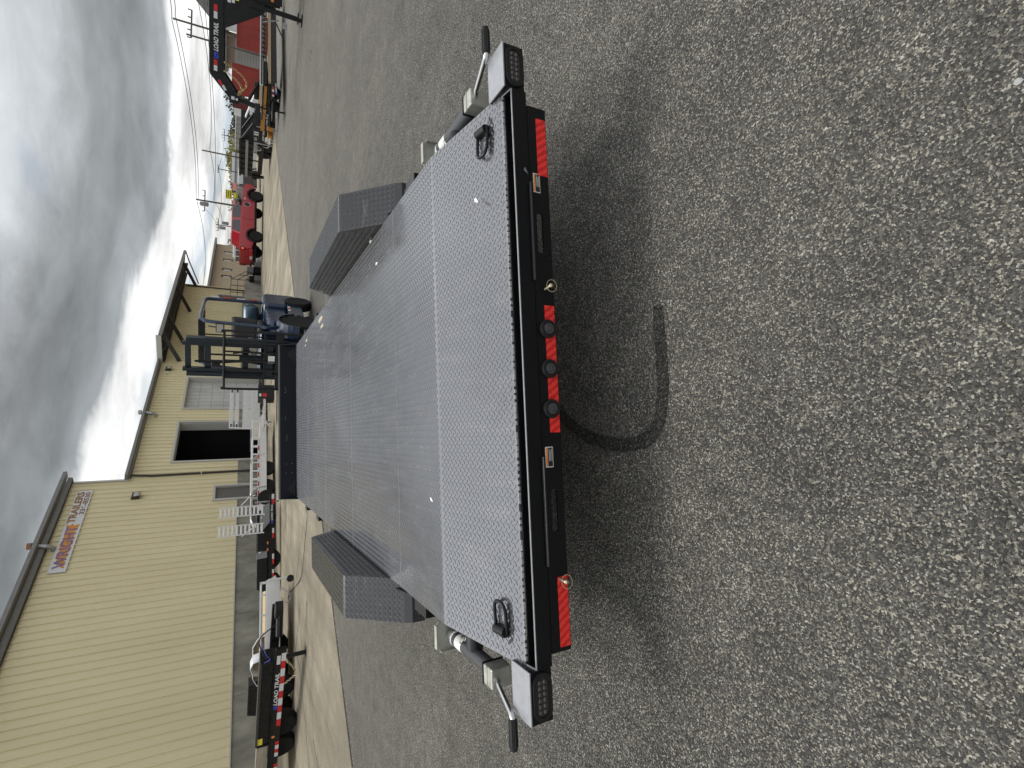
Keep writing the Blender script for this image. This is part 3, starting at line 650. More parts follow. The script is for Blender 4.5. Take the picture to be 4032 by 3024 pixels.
for s_, z_ in ((42.9, 1.25), (44.3, 1.25), (45.8, 1.25), (47.2, 1.25), (48.3, .67), (49.4, .1)): rail([wl_(s_, 1.55, z_-.05), wl_(s_, 1.55, z_+1.0)])
# second block beyond, pale brick courses with four narrow windows
fb = empty('brick_building', W0+wl_(56, -3.5, 0)); tag(fb, 'pale tan block building with four narrow dark windows beyond the canopy', 'building')
f0 = wl_(56, -3.5, 0)
WIN = [(60.9, 2.55, 3.33), (63.0, 2.55, 3.36), (66.2, 2.55, 3.42), (68.9, 2.52, 3.46)]
zz = .0
for i in range(21):
    z0, z1 = i*.205, i*.205+.198; cuts = [49.0, 71.6]
    q = MB(); segs = [(49.0, 71.6)]
    for ws, wz0, wz1 in WIN:
        if z1 > wz0 and z0 < wz1:
            ns = []
            for a, b in segs:
                if a < ws-.38 < b: ns += [(a, ws-.38), (ws+.38, b)]
                else: ns.append((a, b))
            segs = ns
    for a, b in segs: q.obox(wl_((a+b)/2, -3.6, (z0+z1)/2)-f0, WD*(b-a)/2, WN*.1, (0, 0, (z1-z0)/2))
    q.build('block_course', M_BRICK, fb)
q = MB(); q.obox(wl_(60.3, -3.72, 2.15)-f0, WD*11.2, WN*.04, (0, 0, 2.15)); q.build('backing_wall', mat('mortar', (.30, .25, .18), .9), fb)
for ws, wz0, wz1 in WIN:
    q = MB(); q.obox(wl_(ws, -3.62, (wz0+wz1)/2)-f0, WD*.38, WN*.03, (0, 0, (wz1-wz0)/2)); w_ = q.build('window', M_BROWN, fb)
    q = MB(); q.obox(wl_(ws, -3.585, (wz0+wz1)/2)-f0, WD*.30, WN*.008, (0, 0, (wz1-wz0)/2-.06)); q.build('pane', M_GLASS, w_)
q = MB(); q.obox(wl_(60.4, -3.3, 4.42)-f0, WD*11.5, WN*.5, (0, 0, .10)); q.build('eave', M_TRIM, fb)
q = MB(); q.obox(wl_(71.62, -9, 2.15)-f0, WD*.06, WN*5.4, (0, 0, 2.15)); q.build('end_wall', M_BRICK, fb)

# ================================================================== THE GREY DECK TRAILER
TA, TB = R(.842), R(-1.2014)
def trot(x, y, z):
    x, z = math.cos(TB)*x+math.sin(TB)*z, -math.sin(TB)*x+math.cos(TB)*z
    y, z = math.cos(TA)*y-math.sin(TA)*z, math.sin(TA)*y+math.cos(TA)*z
    return np.array([x, y, z])
AX, AY, AZ = trot(1, 0, 0), trot(0, 1, 0), trot(0, 0, 1)
tr = empty('equipment_trailer', np.array([0, 0, DECK_H]), AX, AY, AZ)      # local z = 0 is the deck surface
tag(tr, 'black flatbed trailer with grey tread-plate deck, boxed fenders and red tape on its tail', 'trailer')
W, L_, S_ = 1.0415, 5.49, 1.215
DL, DD = .542, .086
seams = [L_, L_-S_, L_-2*S_, L_-3*S_, L_-4*S_]
for i in range(4):
    y1, y0 = seams[i]-.0006, seams[i+1]+.0006
    q = MB(); q.box(-W, W, y0, y1, -.006, 0.0); sh = q.build('deck_sheet', M_DECK, tr)
    mesh_obj('tread_pattern', lugs_mesh([((0, 0, 0.0), (1, 0, 0), (0, 1, 0), (0, 0, 1), None, -W, W, y0, y1)]), M_DECK, sh, 'stuff')
# last sheet folds down into the beaver tail
y1 = seams[4]-.0006; sl = math.hypot(DL, DD); tv = V3((0, -DL, -DD))/sl; tn = V3((0, -DD, DL))/sl
q = MB(); top = [(y1, 0), (.012, 0), (.004, -.0003), (-.004, -.0009), (-.012, -.012*DD/DL), (-DL, -DD)]
q.strip([(-W, a, b) for a, b in top], (2*W, 0, 0)); q.strip([(-W, a, b-.007) for a, b in top[::-1]], (2*W, 0, 0))
q.add([(-W, -DL, -DD), (W, -DL, -DD), (W, -DL, -DD-.007), (-W, -DL, -DD-.007)], [(0, 3, 2, 1)])
sh = q.build('deck_sheet', M_DECK, tr)
tn = V3((0, -DD, DL))/sl
mesh_obj('tread_pattern', lugs_mesh([((0, 0, 0), (1, 0, 0), (0, 1, 0), (0, 0, 1), None, -W, W, .006, y1),
    ((0, -DL, -DD), (1, 0, 0), -tv, tn, None, -W, W, .012, sl-.010)]), M_DECK, sh, 'stuff')
M_WELD = mat('seam_weld', (.24, .245, .25), .42, var=.3, vscale=40)
for y_ in seams[1:]:
    q = MB(); n = 60; pts = [(-W+2*W*i/n, y_+random.uniform(-.0006, .0006), .0004) for i in range(n+1)]; q.tube(pts, .0022, 6); q.build('weld_seam', M_WELD, tr)
# scuffed pale tail edge of the sheet
q = MB(); n = 90
for i in range(n):
    x0 = -W+2*W*i/n
    if random.random() < .93:
        w_ = 2*W/n*random.uniform(.5, 1.0); q.box(x0, x0+w_, -DL-.0035, -DL-.0003, -DD-.007, -DD+random.uniform(-.0012, .0010))
tag(q.build('scuffed_edge', mat('bare_edge', (.40, .39, .38), .5, var=.3, vscale=60), sh), kind='stuff')
# chips and labels lying on / stuck to the deck
M_CHIP = mat('white_scrap', (.85, .85, .83), .5)
def tplane(x, y, z):
    Mt = np.stack([AX, AY, AZ], 1); d = Mt.T@ray(x, y); c = Mt.T@(CAM-np.array([0, 0, DECK_H])); return c+d*(z-c[2])/d[2]
def scrap(px, w, l, rot, z, label):
    p = tplane(*px, z); c, s = math.cos(rot), math.sin(rot); poly = [(-l, 0), (-l*.3, w*.7), (l*.5, w), (l, w*.2), (l*.6, -w), (-l*.2, -w*.6)]
    q = MB(); q.prism([(a*c-b*s, a*s+b*c) for a, b in poly], p+[0, 0, .0016], (1, 0, 0), (0, 1, 0), (0, 0, .0008)); o = q.build('paper_scrap', M_CHIP, None); o.matrix_world = tr.matrix_world.copy(); tag(o, label, 'paper scrap')
scrap((1877, 790), .008, .022, .9, -.035, 'white torn scrap of label on the right side of the tail slope')
scrap((1701, 1968), .008, .02, 1.2, .0, 'white torn scrap on the left half of the deck')
scrap((1460, 950), .012, .03, 1.4, .0, 'white scrap lying beside the right fender, nearer one')
scrap((1484, 1037), .010, .026, 1.5, .0, 'white scrap lying beside the right fender, farther one')
# mud smear on the front right of the deck: thin dried film
def smear(px, poly_s, z=.0019):
    p = tplane(*px, 0); q = MB(); n = 26; poly = []
    for k in range(n):
        t_ = 6.283*k/n; r_ = random.uniform(.55, 1.1); poly.append((poly_s[0]*r_*math.cos(t_), poly_s[1]*r_*math.sin(t_)))
    q.prism(poly, p+[0, 0, z], (1, 0, 0), (0, 1, 0), (0, 0, .0004)); q.build('mud_smear', mat('dried_mud', (.46, .41, .31), .9, var=.15, vscale=30), sh0)
sh0 = [c for c in tr.children if c.name.startswith('deck_sheet')][0]
for px, s_ in (((1262, 1258), (.03, .16)), ((1268, 1285), (.022, .12)), ((1208, 1340), (.02, .10)), ((1203, 1360), (.012, .07))): smear(px, s_)
# side rails, frame beams and cross members
for s in (-1, 1):
    q = MB(); q.prism([(-.0, -.0075), (L_, -.0075), (L_, -.125), (.0, -.125), (-DL+.03, -.155), (-DL+.03, -DD-.004)], (s*.985, 0, 0), (0, 1, 0), (0, 0, 1), (s*.0555, 0, 0)); q.build('side_rail', M_BLK, tr)
    q = MB(); q.box(min(s*.60, s*.68), max(s*.60, s*.68), -.02, 5.9, -.26, -.126); q.build('frame_beam', M_BLK2, tr)
    for y_ in (4.62, 3.70, 2.80, .35):
        q = MB(); x0, x1 = W, W+.065; q.box(min(s*x0, s*x1), max(s*x0, s*x1), y_-.07, y_+.07, -.13, -.012); q.build('stake_pocket', M_BLK, tr, bevel=.004)
for i in range(12):
    y_ = .10+i*.47; q = MB(); q.box(-.984, .984, y_-.03, y_+.03, -.075, -.0075); q.build('cross_member', M_BLK2, tr)
# front bulkhead with end gussets, bolts and tie loops
q = MB(); q.box(-1.045, 1.045, L_-.035, L_-.027, .0, .222); q.box(-1.045, 1.045, L_-.027, L_+.03, .214, .222); q.box(-1.045, 1.045, L_-.027, L_+.03, .0, .01)
bh = q.build('bulkhead', mat('bulkhead_black', (.007, .009, .013), .45, rvar=.1, spec=.25), tr)
q = MB(); q.box(-1.045, 1.045, L_-.0385, L_-.0352, .205, .2225); q.build('top_edge', mat('worn_edge', (.16, .165, .17), .35, metal=.5), bh)
for s in (-1, 1):
    q = MB(); q.prism([(0, .0), (-.16, .0), (0, .20)], (s*1.046, L_-.036, 0), (0, 1, 0), (0, 0, 1), (-s*.008, 0, 0)); q.build('gusset', M_BLK, bh)
    q = MB(); q.prism([(0, 0), (s*-.12, .10), (s*-.24, 0)], (s*1.03, L_-.0362, .015), (1, 0, 0), (0, 0, 1), (0, -.003, 0)); q.build('corner_fold', M_BLK2, bh)
for x_, z_ in ((-.20, .12), (-.23, .12), (-.26, .125), (.45, .14), (.42, .13), (.39, .14), (.02, .14), (.05, .135), (-.58, .13), (-.58, .06), (-.70, .13), (-.70, .06)):
    q = MB(); q.lathe([(.0045, 0), (.004, .004)], (x_, L_-.0353, z_), (0, -1, 0), 8); q.build('bolt', M_GALV, bh)
for x_ in (.80, -.93):
    q = MB(); q.tube([(x_-.06, L_-.037, .03), (x_-.06, L_-.075, .03), (x_+.06, L_-.075, .03), (x_+.06, L_-.037, .03)], .008, 8); q.build('tie_loop', M_BLK, tr, smooth=True)
# fenders
FP = [(2.77, -.12), (2.450, .2055), (2.443, .2105), (2.434, .212), (1.090, .212), (1.081, .2105), (1.074, .2055), (.79, -.062), (.765, -.10), (.76, -.17)]
for s in (-1, 1):
    fr = empty('fender', (0, 0, 0)); fr.parent = tr
    x0, x1 = s*1.046, s*1.287
    q = MB(); q.strip([(x0, a, b) for a, b in FP], (x1-x0, 0, 0)); top_ = q.build('cover', M_FEND, fr, solid=.005)
    q = MB(); q.prism([(2.65, -.004), (2.445, .206), (2.434, .2085), (1.090, .2085), (1.078, .206), (.855, -.004)], (x0, 0, 0), (0, 1, 0), (0, 0, 1), (s*.004, 0, 0)); side_ = q.build('side_plate', M_FEND, fr)
    q = MB(); q.strip([(x1-s*.003, a, b) for a, b in FP], (0, 0, 0)) if False else None
    out = [(a, b) for a, b in FP]; inn = [(2.70, -.13), (2.415, .150), (2.395, .165), (1.13, .165), (1.11, .150), (.83, -.09), (.80, -.17)]
    q = MB(); q.prism(out+inn[::-1], (x1, 0, 0), (0, 1, 0), (0, 0, 1), (s*-.004, 0, 0)); q.build('lip', M_FEND, fr)
    areas = []
    ex = V3((1, 0, 0)); xa, xb = sorted((x0, x1))
    areas.append(((0, 0, .2146), (1, 0, 0), (0, 1, 0), (0, 0, 1), None, xa, xb, 1.10, 2.43))
    for (ya, za), (yb, zb) in (((1.074, .2055), (.79, -.062)), ((2.450, .2055), (2.75, -.10))):
        d = V3((0, yb-ya, zb-za)); ln_ = np.linalg.norm(d); d /= ln_; n = np.cross((1, 0, 0), d); n = n if n[2] > 0 else -n
        areas.append((V3((0, ya, za))+n*.0026, (1, 0, 0), d, n, None, xa, xb, 0, ln_))
    mesh_obj('tread_pattern', lugs_mesh(areas), M_FEND, top_, 'stuff')
    def ins(a, b): return (.885+.0 < a < 2.61) and b < .19 and a > .86+.21*b/.187+.02 and a < 2.64-.19*b/.187-.02
    mesh_obj('tread_pattern', lugs_mesh([((x0-s*.0001, 0, 0), (0, 1, 0), (0, 0, 1), (-s, 0, 0), ins, .86, 2.64, .004, .2)]), M_FEND, side_, 'stuff')
    # brackets tying the tail of the fender to the frame
    q = MB(); q.bar((s*1.10, .60, -.10), (s*1.10, .84, -.055), .006, .07); q.bar((s*1.045, .58, -.10), (s*1.20, .66, -.10), .05, .006); q.build('bracket', M_BLK, fr)
    q = MB(); q.box(min(s*1.043, s*1.16), max(s*1.043, s*1.16), .50, .60, -.135, -.06); q.build('bracket', M_BLK, fr, bevel=.004)
    # tandem wheels
    for y_ in (1.38, 2.16):
        cz = -.265; c = V3((s*1.163, y_, cz)); ax = V3((s, 0, 0))
        w_ = empty('wheel', (0, 0, 0)); w_.parent = tr
        q = MB(); q.lathe([(.20, -.10), (.29, -.105), (.325, -.09), (.335, -.06), (.335, .06), (.325, .09), (.29, .105), (.20, .10)], c, ax, 32); q.build('tyre', M_TYRE, w_, smooth=True)
        q = MB(); q.lathe([(.198, -.09), (.198, .085), (.185, .09), (.17, .03), (.07, .02), (.06, .06), (.03, .065)], c, ax, 24); q.build('rim', M_GREYP, w_, smooth=True)
# drawbar, coupler and jack ahead of the bulkhead
for s in (-1, 1):
    q = MB(); q.bar((s*.64, L_+.05, -.20), (s*.04, 6.95, -.20), .07, .12); q.build('drawbar', M_BLK, tr)
q = MB(); q.box(-.06, .06, 6.90, 7.15, -.23, -.14); q.build('coupler', M_BLK2, tr, bevel=.01)
q = MB(); q.cyl((.0, 6.45, -.50), (.0, 6.45, .12), .035, 12); q.lathe([(.09, 0), (.09, .012)], (0, 6.45, -.51), (0, 0, 1), 16); q.build('jack', M_BLK2, tr)
# tail: end angle, rear channel, lower beam with ramp slots
YR = -.600
q = MB(); q.box(-1.035, 1.035, -DL-.010, -DL-.004, -DD-.055, -DD-.008); q.build('end_angle', M_BLK, tr)
q = MB(); q.box(-1.03, 1.03, YR+.006, -DL-.010, -.135, -.128); q.box(-1.032, 1.032, YR, YR+.006, -.157, -.0955); rc = q.build('rear_channel', M_BLK, tr)
M_EDGE = mat('polished_edge', (.30, .305, .315), .30, metal=.35, var=.12, vscale=30)
q = MB(); q.box(-1.032, 1.032, YR-.0008, YR+.0065, -.0975, -.0948); q.build('worn_top_edge', M_EDGE, rc)
for s in (-1, 1):
    q = MB(); q.prism([(YR+.006, -.155), (YR+.006, -.0952), (-DL-.004, -.088), (-DL-.004, -.155)], (s*1.032, 0, 0), (0, 1, 0), (0, 0, 1), (-s*.005, 0, 0)); q.build('end_plate', M_BLK, rc)
    q = MB(); q.bar((s*1.0295, YR+.005, -.0945), (s*1.0295, -DL-.004, -.0875), .0055, .002); q.build('worn_end_edge', M_EDGE, rc)
def slot_plate(x0, x1, z0, z1, slots, y0, y1):
    """vertical plate with round-ended slots cut through it"""
    xs = {x0, x1}
    for a, b, zc_, r_ in slots:
        for k in range(9): xs.add(a+r_-r_*math.cos(math.pi/2*k/8)); xs.add(b-r_+r_*math.cos(math.pi/2*k/8))
    xs = sorted(xs); q = MB()
    def hole(x):
        for a, b, zc_, r_ in slots:
            if a <= x <= b:
                h = r_ if a+r_ <= x <= b-r_ else math.sqrt(max(0, r_*r_-(a+r_-x if x < a+r_ else x-b+r_)**2)); return zc_-h, zc_+h
        return None
    for a, b in zip(xs[:-1], xs[1:]):
        ha, hb = hole(a+1e-7), hole(b-1e-7); 
        if hole((a+b)/2) is None: segs = [((z0, z1), (z0, z1))]
        else:
            ha = ha or hb; hb = hb or ha; segs = [((z0, ha[0]), (z0, hb[0])), ((ha[1], z1), (hb[1], z1))]
        for (la, ua), (lb, ub) in segs:
            q.add([(a, y0, la), (b, y0, lb), (b, y0, ub), (a, y0, ua), (a, y1, la), (b, y1, lb), (b, y1, ub), (a, y1, ua)], [(0, 1, 2, 3), (7, 6, 5, 4), (0, 4, 5, 1), (3, 2, 6, 7)])
    return q
YB = YR-.003
slots = [(.417, .569, -.1905, .0125), (-.589, -.439, -.196, .0125)]
q = slot_plate(-.992, .980, -.237, -.158, slots, YB, YB+.007); lb = q.build('lower_beam', M_BLK, tr)
q = MB(); q.box(-.985, .975, YB+.008, -.47, -.164, -.158); q.build('beam_flange', M_BLK, lb)
for x_ in (-.985, .972): 
    q = MB(); q.box(x_, x_+.008, YB+.008, -.47, -.2365, -.165); q.build('beam_end', M_BLK, lb)
# flat guide bars above the slots
for a, b in ((.31, .678), (-.698, -.323)):
    q = MB(); q.box(a, b, YB-.013, YB-.0005, -.1565, -.1500); q.build('guide_bar', mat('guide_edge', (.035, .036, .04), .28), tr, bevel=.0015)
# red reflective film
for a, b in ((.715, .937), (-.240, .222), (-.978, -.742)):
    q = MB(); q.box(a, b, YB-.0015, YB-.0003, -.2345, -.1925); q.build('reflective_tape', M_TAPE, tr)
# three round marker lamps in rubber grommets
for x_ in (.134, -.011, -.155):
    m_ = empty('marker_lamp', (0, 0, 0)); m_.parent = tr; c = V3((x_, YB-.002, -.1995)); ax = (0, -1, 0)
    q = MB(); q.lathe([(.034, 0), (.0345, .008), (.031, .014), (.024, .014), (.0225, .010), (.002, .010)], c, ax, 32); q.build('grommet', M_RUB, m_, smooth=True)
    q = MB(); q.lathe([(.0215, .0105), (.0205, .014), (.012, .0165), (.002, .0172)], c, ax, 28); q.build('lens', mat('smoked_lens', (.055, .056, .06), .16, coat=.6, var=.3, vscale=60), m_, smooth=True)
    q = MB(); q.lathe([(.003, .0172), (.002, .0185)], c, ax, 8); q.build('diode', M_LED, m_)
# warning decals
def decal(x0, x1, z0, z1, tri):
    d_ = empty('warning_decal', (0, 0, 0)); d_.parent = tr; y_ = YB-.0006
    q = MB(); q.box(x0, x1, y_-.0006, y_, z0, z1); q.build('backing', M_STICK, d_)
    q = MB(); q.box(x0+.003, x1-.003, y_-.0012, y_-.0007, z0+(z1-z0)*.70, z1-.002); q.build('orange_header', M_ORNG, d_)
    q = MB(); q.box(x0+.003, x1-.003, y_-.0011, y_-.0007, z0+.002, z0+(z1-z0)*.67); q.build('dark_panel', M_INK, d_)
    for k in range(3):
        q = MB(); zz_ = z0+(z1-z0)*(.14+.17*k); q.box(x0+.022, x1-.007-.006*(k % 2), y_-.0016, y_-.0012, zz_, zz_+.0016); q.build('text_line', M_STICK, d_)
decal(.646, .719, -.199, -.170, 1); decal(-.362, -.290, -.199, -.167, 0)
q = MB(); q.prism([(.735, -.137), (.71, -.150), (.722, -.131)], (0, YB-.0012, 0), (1, 0, 0), (0, 0, 1), (0, .0008, 0)); q.build('torn_sticker', M_GREYP, tr)
# snap pins that lock the ramps
for x_, z_, lean in ((.282, -.198, .35), (-.749, -.201, -.25)):
    p_ = empty('snap_pin', (0, 0, 0)); p_.parent = tr
    d = V3((math.sin(lean)*.6, -.72, -.25)); d /= np.linalg.norm(d); c = V3((x_, YB-.001, z_))
    q = MB(); q.cyl(c, c+d*.030, .0052, 12); q.lathe([(.0085, 0), (.0085, .008), (.006, .011)], c+d*.026, d, 12); q.build('pin', M_BRASS, p_, smooth=True)
    q = MB(); q.torus(c+d*.026+V3((0, -.004, -.004)), V3((.12, -.93, .30)), .0185, .0013, 32, 6, sx=1.25); q.build('ring', M_BRASS, p_, smooth=True)
# tail light boxes
for s in (-1, 1):
    lx = empty('tail_light_box', (0, 0, 0)); lx.parent = tr
    xa, xb = sorted((s*1.0325, s*1.205))
    q = MB(); q.box(xa, xb, YR+.010, -.478, -.153, -.070); q.build('housing', M_BLK, lx, bevel=.002)
    q = MB(); q.box(xa, xb, YR-.002, -.478, -.0697, -.0645); q.build('top_plate', mat('silver_top', (.36, .37, .39), .36, metal=.25, var=.1, vscale=30), lx, bevel=.001)
    q = MB(); q.box(xa, xb, YR+.002, YR+.0095, -.1535, -.0705); q.build('face_plate', M_BLK, lx, bevel=.002)
    cx = (xa+xb)/2; cz = -.112
    def stadium(hw, hh, n=12):
        pts = []
        for k in range(n+1): t_ = -math.pi/2+math.pi*k/n; pts.append((hw-hh+hh*math.cos(t_), hh*math.sin(t_)))
        for k in range(n+1): t_ = math.pi/2+math.pi*k/n; pts.append((-(hw-hh)+hh*math.cos(t_), hh*math.sin(t_)))
        return pts
    def ringp(o1, o2, y0, y1, nm, m, par):
        a, b = stadium(*o1), stadium(*o2); n = len(a); q = MB()
        P = [(cx+u, y0, cz+v) for u, v in a]+[(cx+u, y1, cz+v) for u, v in a]+[(cx+u, y1, cz+v) for u, v in b]+[(cx+u, y0, cz+v) for u, v in b]
        f = []
        for i in range(n):
            j = (i+1) % n; f += [(i, j, n+j, n+i), (n+i, n+j, 2*n+j, 2*n+i), (2*n+i, 2*n+j, 3*n+j, 3*n+i)]
        return q.add(P, f).build(nm, m, par, smooth=True)
    lamp = ringp((.078, .0365), (.064, .0245), YR+.002, YR-.008, 'grommet', M_RUB, lx)
    q = MB(); q.prism(stadium(.0635, .0242), (cx, YR+.0005, cz), (1, 0, 0), (0, 0, 1), (0, -.004, 0)); ln_ = q.build('lens', M_LENS, lx)
    for i in range(6):
        for j in (-1, 1):
            q = MB(); c = (cx-.048+i*.0192, YR-.0036, cz+j*.0095); q.lathe([(.0088, 0), (.0082, .002), (.0060, .0036), (.0028, .0044), (.0008, .0046)], c, (0, -1, 0), 12); q.build('diode_optic', M_LED, ln_, smooth=True)
# recessed-style D rings welded on the tail slope
for s in (-1, 1):
    dr = empty('tie_down_ring', (0, 0, 0)); dr.parent = tr
    zc_ = lambda y_: y_*DD/DL
    y_ = -.425; z_ = zc_(y_)
    q = MB(); q.cyl((s*.945, y_-.030, z_+.014+zc_(-.03)), (s*.945, y_+.030, z_+.014+zc_(.03)), .017, 18); q.box(min(s*.928, s*.962), max(s*.928, s*.962), y_-.028, y_+.028, z_-.004, z_+.012); q.build('barrel', M_BLK, dr, smooth=True)
    pts = []; hw, hl = .033, .046
    for k in range(28):
        t_ = 6.2832*k/28; px_ = math.cos(t_); py_ = math.sin(t_)
        xx = hl*(1 if px_ > 0 else -1)*min(1, abs(px_)*1.0)**.6*1.35; yy = hw*(1 if py_ > 0 else -1)*abs(py_)**.75
        pts.append((s*(.905+xx*s*0-0)+(-s)*0+s*(-xx)*1.0, y_+yy, zc_(y_+yy)+.012+.006*(px_)))
    pts.append(pts[0]); q = MB(); q.tube(pts, .0066, 10, cap=False); q.build('link', M_BLK, dr, smooth=True)
    ov = []
    for k in range(30):
        t_ = 6.2832*k/30; r_ = random.uniform(.85, 1.2); ov.append((s*.915+.070*math.cos(t_)*r_, y_-.040+.020*math.sin(t_)*r_))
    q = MB(); n = len(ov); q.add([(a, b, zc_(b)+.0017) for a, b in ov], [tuple(range(n))]); q.build('overspray', M_BLK2, dr)
# swivel jacks stowed flat along each tail corner
def jack(s):
    j = empty('stabiliser_jack', (0, 0, 0)); j.parent = tr; X = s*1.165; Z = -.105
    q = MB(); q.cyl((X, -.24, Z), (X, .12, Z), .032, 18); q.build('outer_tube', mat('tube_charcoal', (.055, .057, .062), .35, rvar=.1), j, smooth=True)
    q = MB(); q.cyl((X, .12, Z), (X, .185, Z), .024, 16); q.build('inner_tube', M_ZINC, j, smooth=True)
    q = MB(); q.lathe([(.035, 0), (.035, .012)], (X, .115, Z), (0, 1, 0), 18); q.build('collar', M_RWHT, j)
    q = MB(); c = V3((X, .195, Z)); q.prism([(-.066, -.06), (-.066, .06), (-.05, .075), (.05, .075), (.066, .06), (.066, -.06), (.05, -.075), (-.05, -.075)], c, (1, 0, 0), (0, 0, 1), (0, .005, 0)); q.build('foot_plate', M_ZINC, j)
    q = MB(); q.obox((X, .190, Z+.0765), (.052, 0, 0), (0, .014, .0), (0, 0, .002)); q.obox((X+s*.0675, .190, Z), (.002, 0, 0), (0, .014, 0), (0, 0, .056)); q.build('foot_lip', M_ZINC, j)
    # printed label wrapped on the tube
    q = MB(); q.lathe([(.0325, 0), (.0328, .001), (.0328, .069), (.0325, .07)], (X, .015, Z), (0, 1, 0), 20); q.build('label_sleeve', M_STICK, j, smooth=True)
    # pipe mount to the frame and its snap ring
    q = MB(); q.cyl((s*1.043, -.075, Z), (s*1.14, -.075, Z), .036, 16); q.build('pipe_mount', M_BLK2, j, smooth=True)
    q = MB(); q.torus((s*1.105, -.045, Z+.042), (.25, .9, .2), .016, .0022, 24, 6); q.build('snap_ring', M_CHR, j, smooth=True)
    q = MB(); q.box(min(X-.040, X+.040), max(X-.040, X+.040), -.245, -.238, Z-.044, Z+.046); gb0 = q.build('gear_plate', M_BLK2, j)
    for dx, dz in ((-.028, .03), (.028, .03), (.0, -.03)):
        q = MB(); q.lathe([(.007, 0), (.006, .004)], (X+dx, -.2375, Z+dz), (0, 1, 0), 10); q.build('rivet', M_CHR, gb0)
    q = MB(); q.box(X-.038, X+.038, -.320, -.246, Z-.042, Z+.044); q.build('gear_box', M_ZINC, j, bevel=.006)
    q = MB(); q.box(X-.0395, X+.0395, -.282, -.279, Z-.0435, Z+.0460); q.build('gear_box_lap', M_ZINC, j)
    # crank and grip
    p = [(X, -.310, Z+.018), (X+s*.006, -.335, Z+.024), (X+s*.010, -.352, Z+.030), (X+s*.030, -.485, Z+.058), (X+s*.034, -.505, Z+.062), (X+s*.044, -.515, Z+.063), (X+s*.060, -.518, Z+.064)]
    q = MB(); q.tube(smooth_path(p, 4), .0098, 10); q.build('crank', M_CHR if s < 0 else M_CHR, j, smooth=True)
    a, b = V3((X+s*.042, -.514, Z+.063)), V3((X+s*.160, -.528, Z+.070)); d = b-a; n = 16; q = MB()
    d /= np.linalg.norm(d); q.lathe([(.012, 0), (.0155, .004), (.0155, .050), (.0145, .088), (.012, .098)], a, d, 20); gr = q.build('grip', M_RUB, j, smooth=True)
    for k in range(8):
        t_ = 6.2832*k/8; x_ = np.cross(d, (0, 0, 1)); x_ /= np.linalg.norm(x_); y2 = np.cross(x_, d); off_ = (math.cos(t_)*x_+math.sin(t_)*y2)*.0154
        q = MB(); q.cyl(a+off_+d*.006, a+off_+d*.085, .0017, 5); q.build('grip_rib', M_RUB, gr)
for s in (-1, 1): jack(s)

# ================================================================== FORKLIFT
FH = V3((-.50, -.866, 0)); fk = heading('forklift', np.array([2.73, 10.02, 0])+.46*V3((-.866, .50, 0))+1.65*FH, FH)
tag(fk, 'dark blue forklift with tall mast and load backrest parked behind the bulkhead', 'forklift')
def pneu(parent, c, ax, r, w, rim_r, lugs=0, rim_m=M_BLK2, name='wheel'):
    wl0 = empty(name, (0, 0, 0)); wl0.parent = parent; c = V3(c); ax = V3(ax)/np.linalg.norm(ax)
    q = MB(); q.lathe([(rim_r, -w*.42), (r*.90, -w*.5), (r*.975, -w*.42), (r, -w*.28), (r, w*.28), (r*.975, w*.42), (r*.90, w*.5), (rim_r, w*.42)], c, ax, 36); ty = q.build('tyre', M_TYRE, wl0, smooth=True)
    if lugs:
        q = MB(); x = np.cross(ax, (0, 0, 1)); x /= np.linalg.norm(x); y = np.cross(ax, x)
        for k in range(lugs):
            t_ = 6.2832*k/lugs; d = math.cos(t_)*x+math.sin(t_)*y; tg = -math.sin(t_)*x+math.cos(t_)*y; sd = 1 if k % 2 else -1
            q.obox(c+d*r*.985+ax*sd*w*.27, d*r*.045, tg*r*.085, ax*w*.25)
        tag(q.build('tread_blocks', M_TYRE, ty), kind='stuff')
    q = MB(); q.lathe([(rim_r*1.0, -w*.40), (rim_r*1.0, w*.40), (rim_r*.93, w*.42), (rim_r*.86, w*.22), (rim_r*.45, w*.16), (rim_r*.38, w*.34), (rim_r*.15, w*.36)], c, ax, 24); q.build('rim', rim_m, wl0, smooth=True)
    return wl0
for s in (-1, 1):
    pneu(fk, (0, s*.49, .36), (0, s, 0), .36, .25, .19, 26)
    pneu(fk, (-1.65, s*.46, .27), (0, s, 0), .27, .19, .14, 0)
body = MB(); body.prism([(.18, .28), (.22, .62), (-.30, .66), (-.42, .52), (-1.30, .52), (-1.98, .50), (-2.02, .30), (-1.92, .22), (-1.36, .22), (-.48, .22)], (0, -.50, 0), (1, 0, 0), (0, 0, 1), (0, 1.0, 0)); body.build('chassis', M_FORK, fk, bevel=.02)
q = MB(); q.prism([(-1.30, .525), (-1.33, .92), (-1.42, 1.00), (-2.00, 1.00), (-2.10, .92), (-2.10, .36), (-2.00, .30), (-1.72, .525)], (0, -.53, 0), (1, 0, 0), (0, 0, 1), (0, 1.06, 0)); cw = q.build('counterweight', M_FORK, fk, bevel=.05)
hood = MB(); hood.prism([(-.48, .53), (-.50, .80), (-.56, .90), (-.70, .94), (-1.22, .97), (-1.32, .90), (-1.32, .53)], (0, -.44, 0), (1, 0, 0), (0, 0, 1), (0, .88, 0)); hood.build('hood', M_FORK, fk, bevel=.05)
q = MB(); q.box(-.42, .20, -.48, .48, .50, .56); q.build('floor_plate', M_BLK2, fk)
q = MB(); q.prism([(.10, .56), (.20, .56), (.30, 1.05), (.16, 1.10)], (0, -.42, 0), (1, 0, 0), (0, 0, 1), (0, .84, 0)); q.build('dash_cowl', M_FORK, fk, bevel=.02)
q = MB(); q.box(-.60, -.30, .502, .512, .24, .42); q.build('step_plate', M_BLK2, fk)
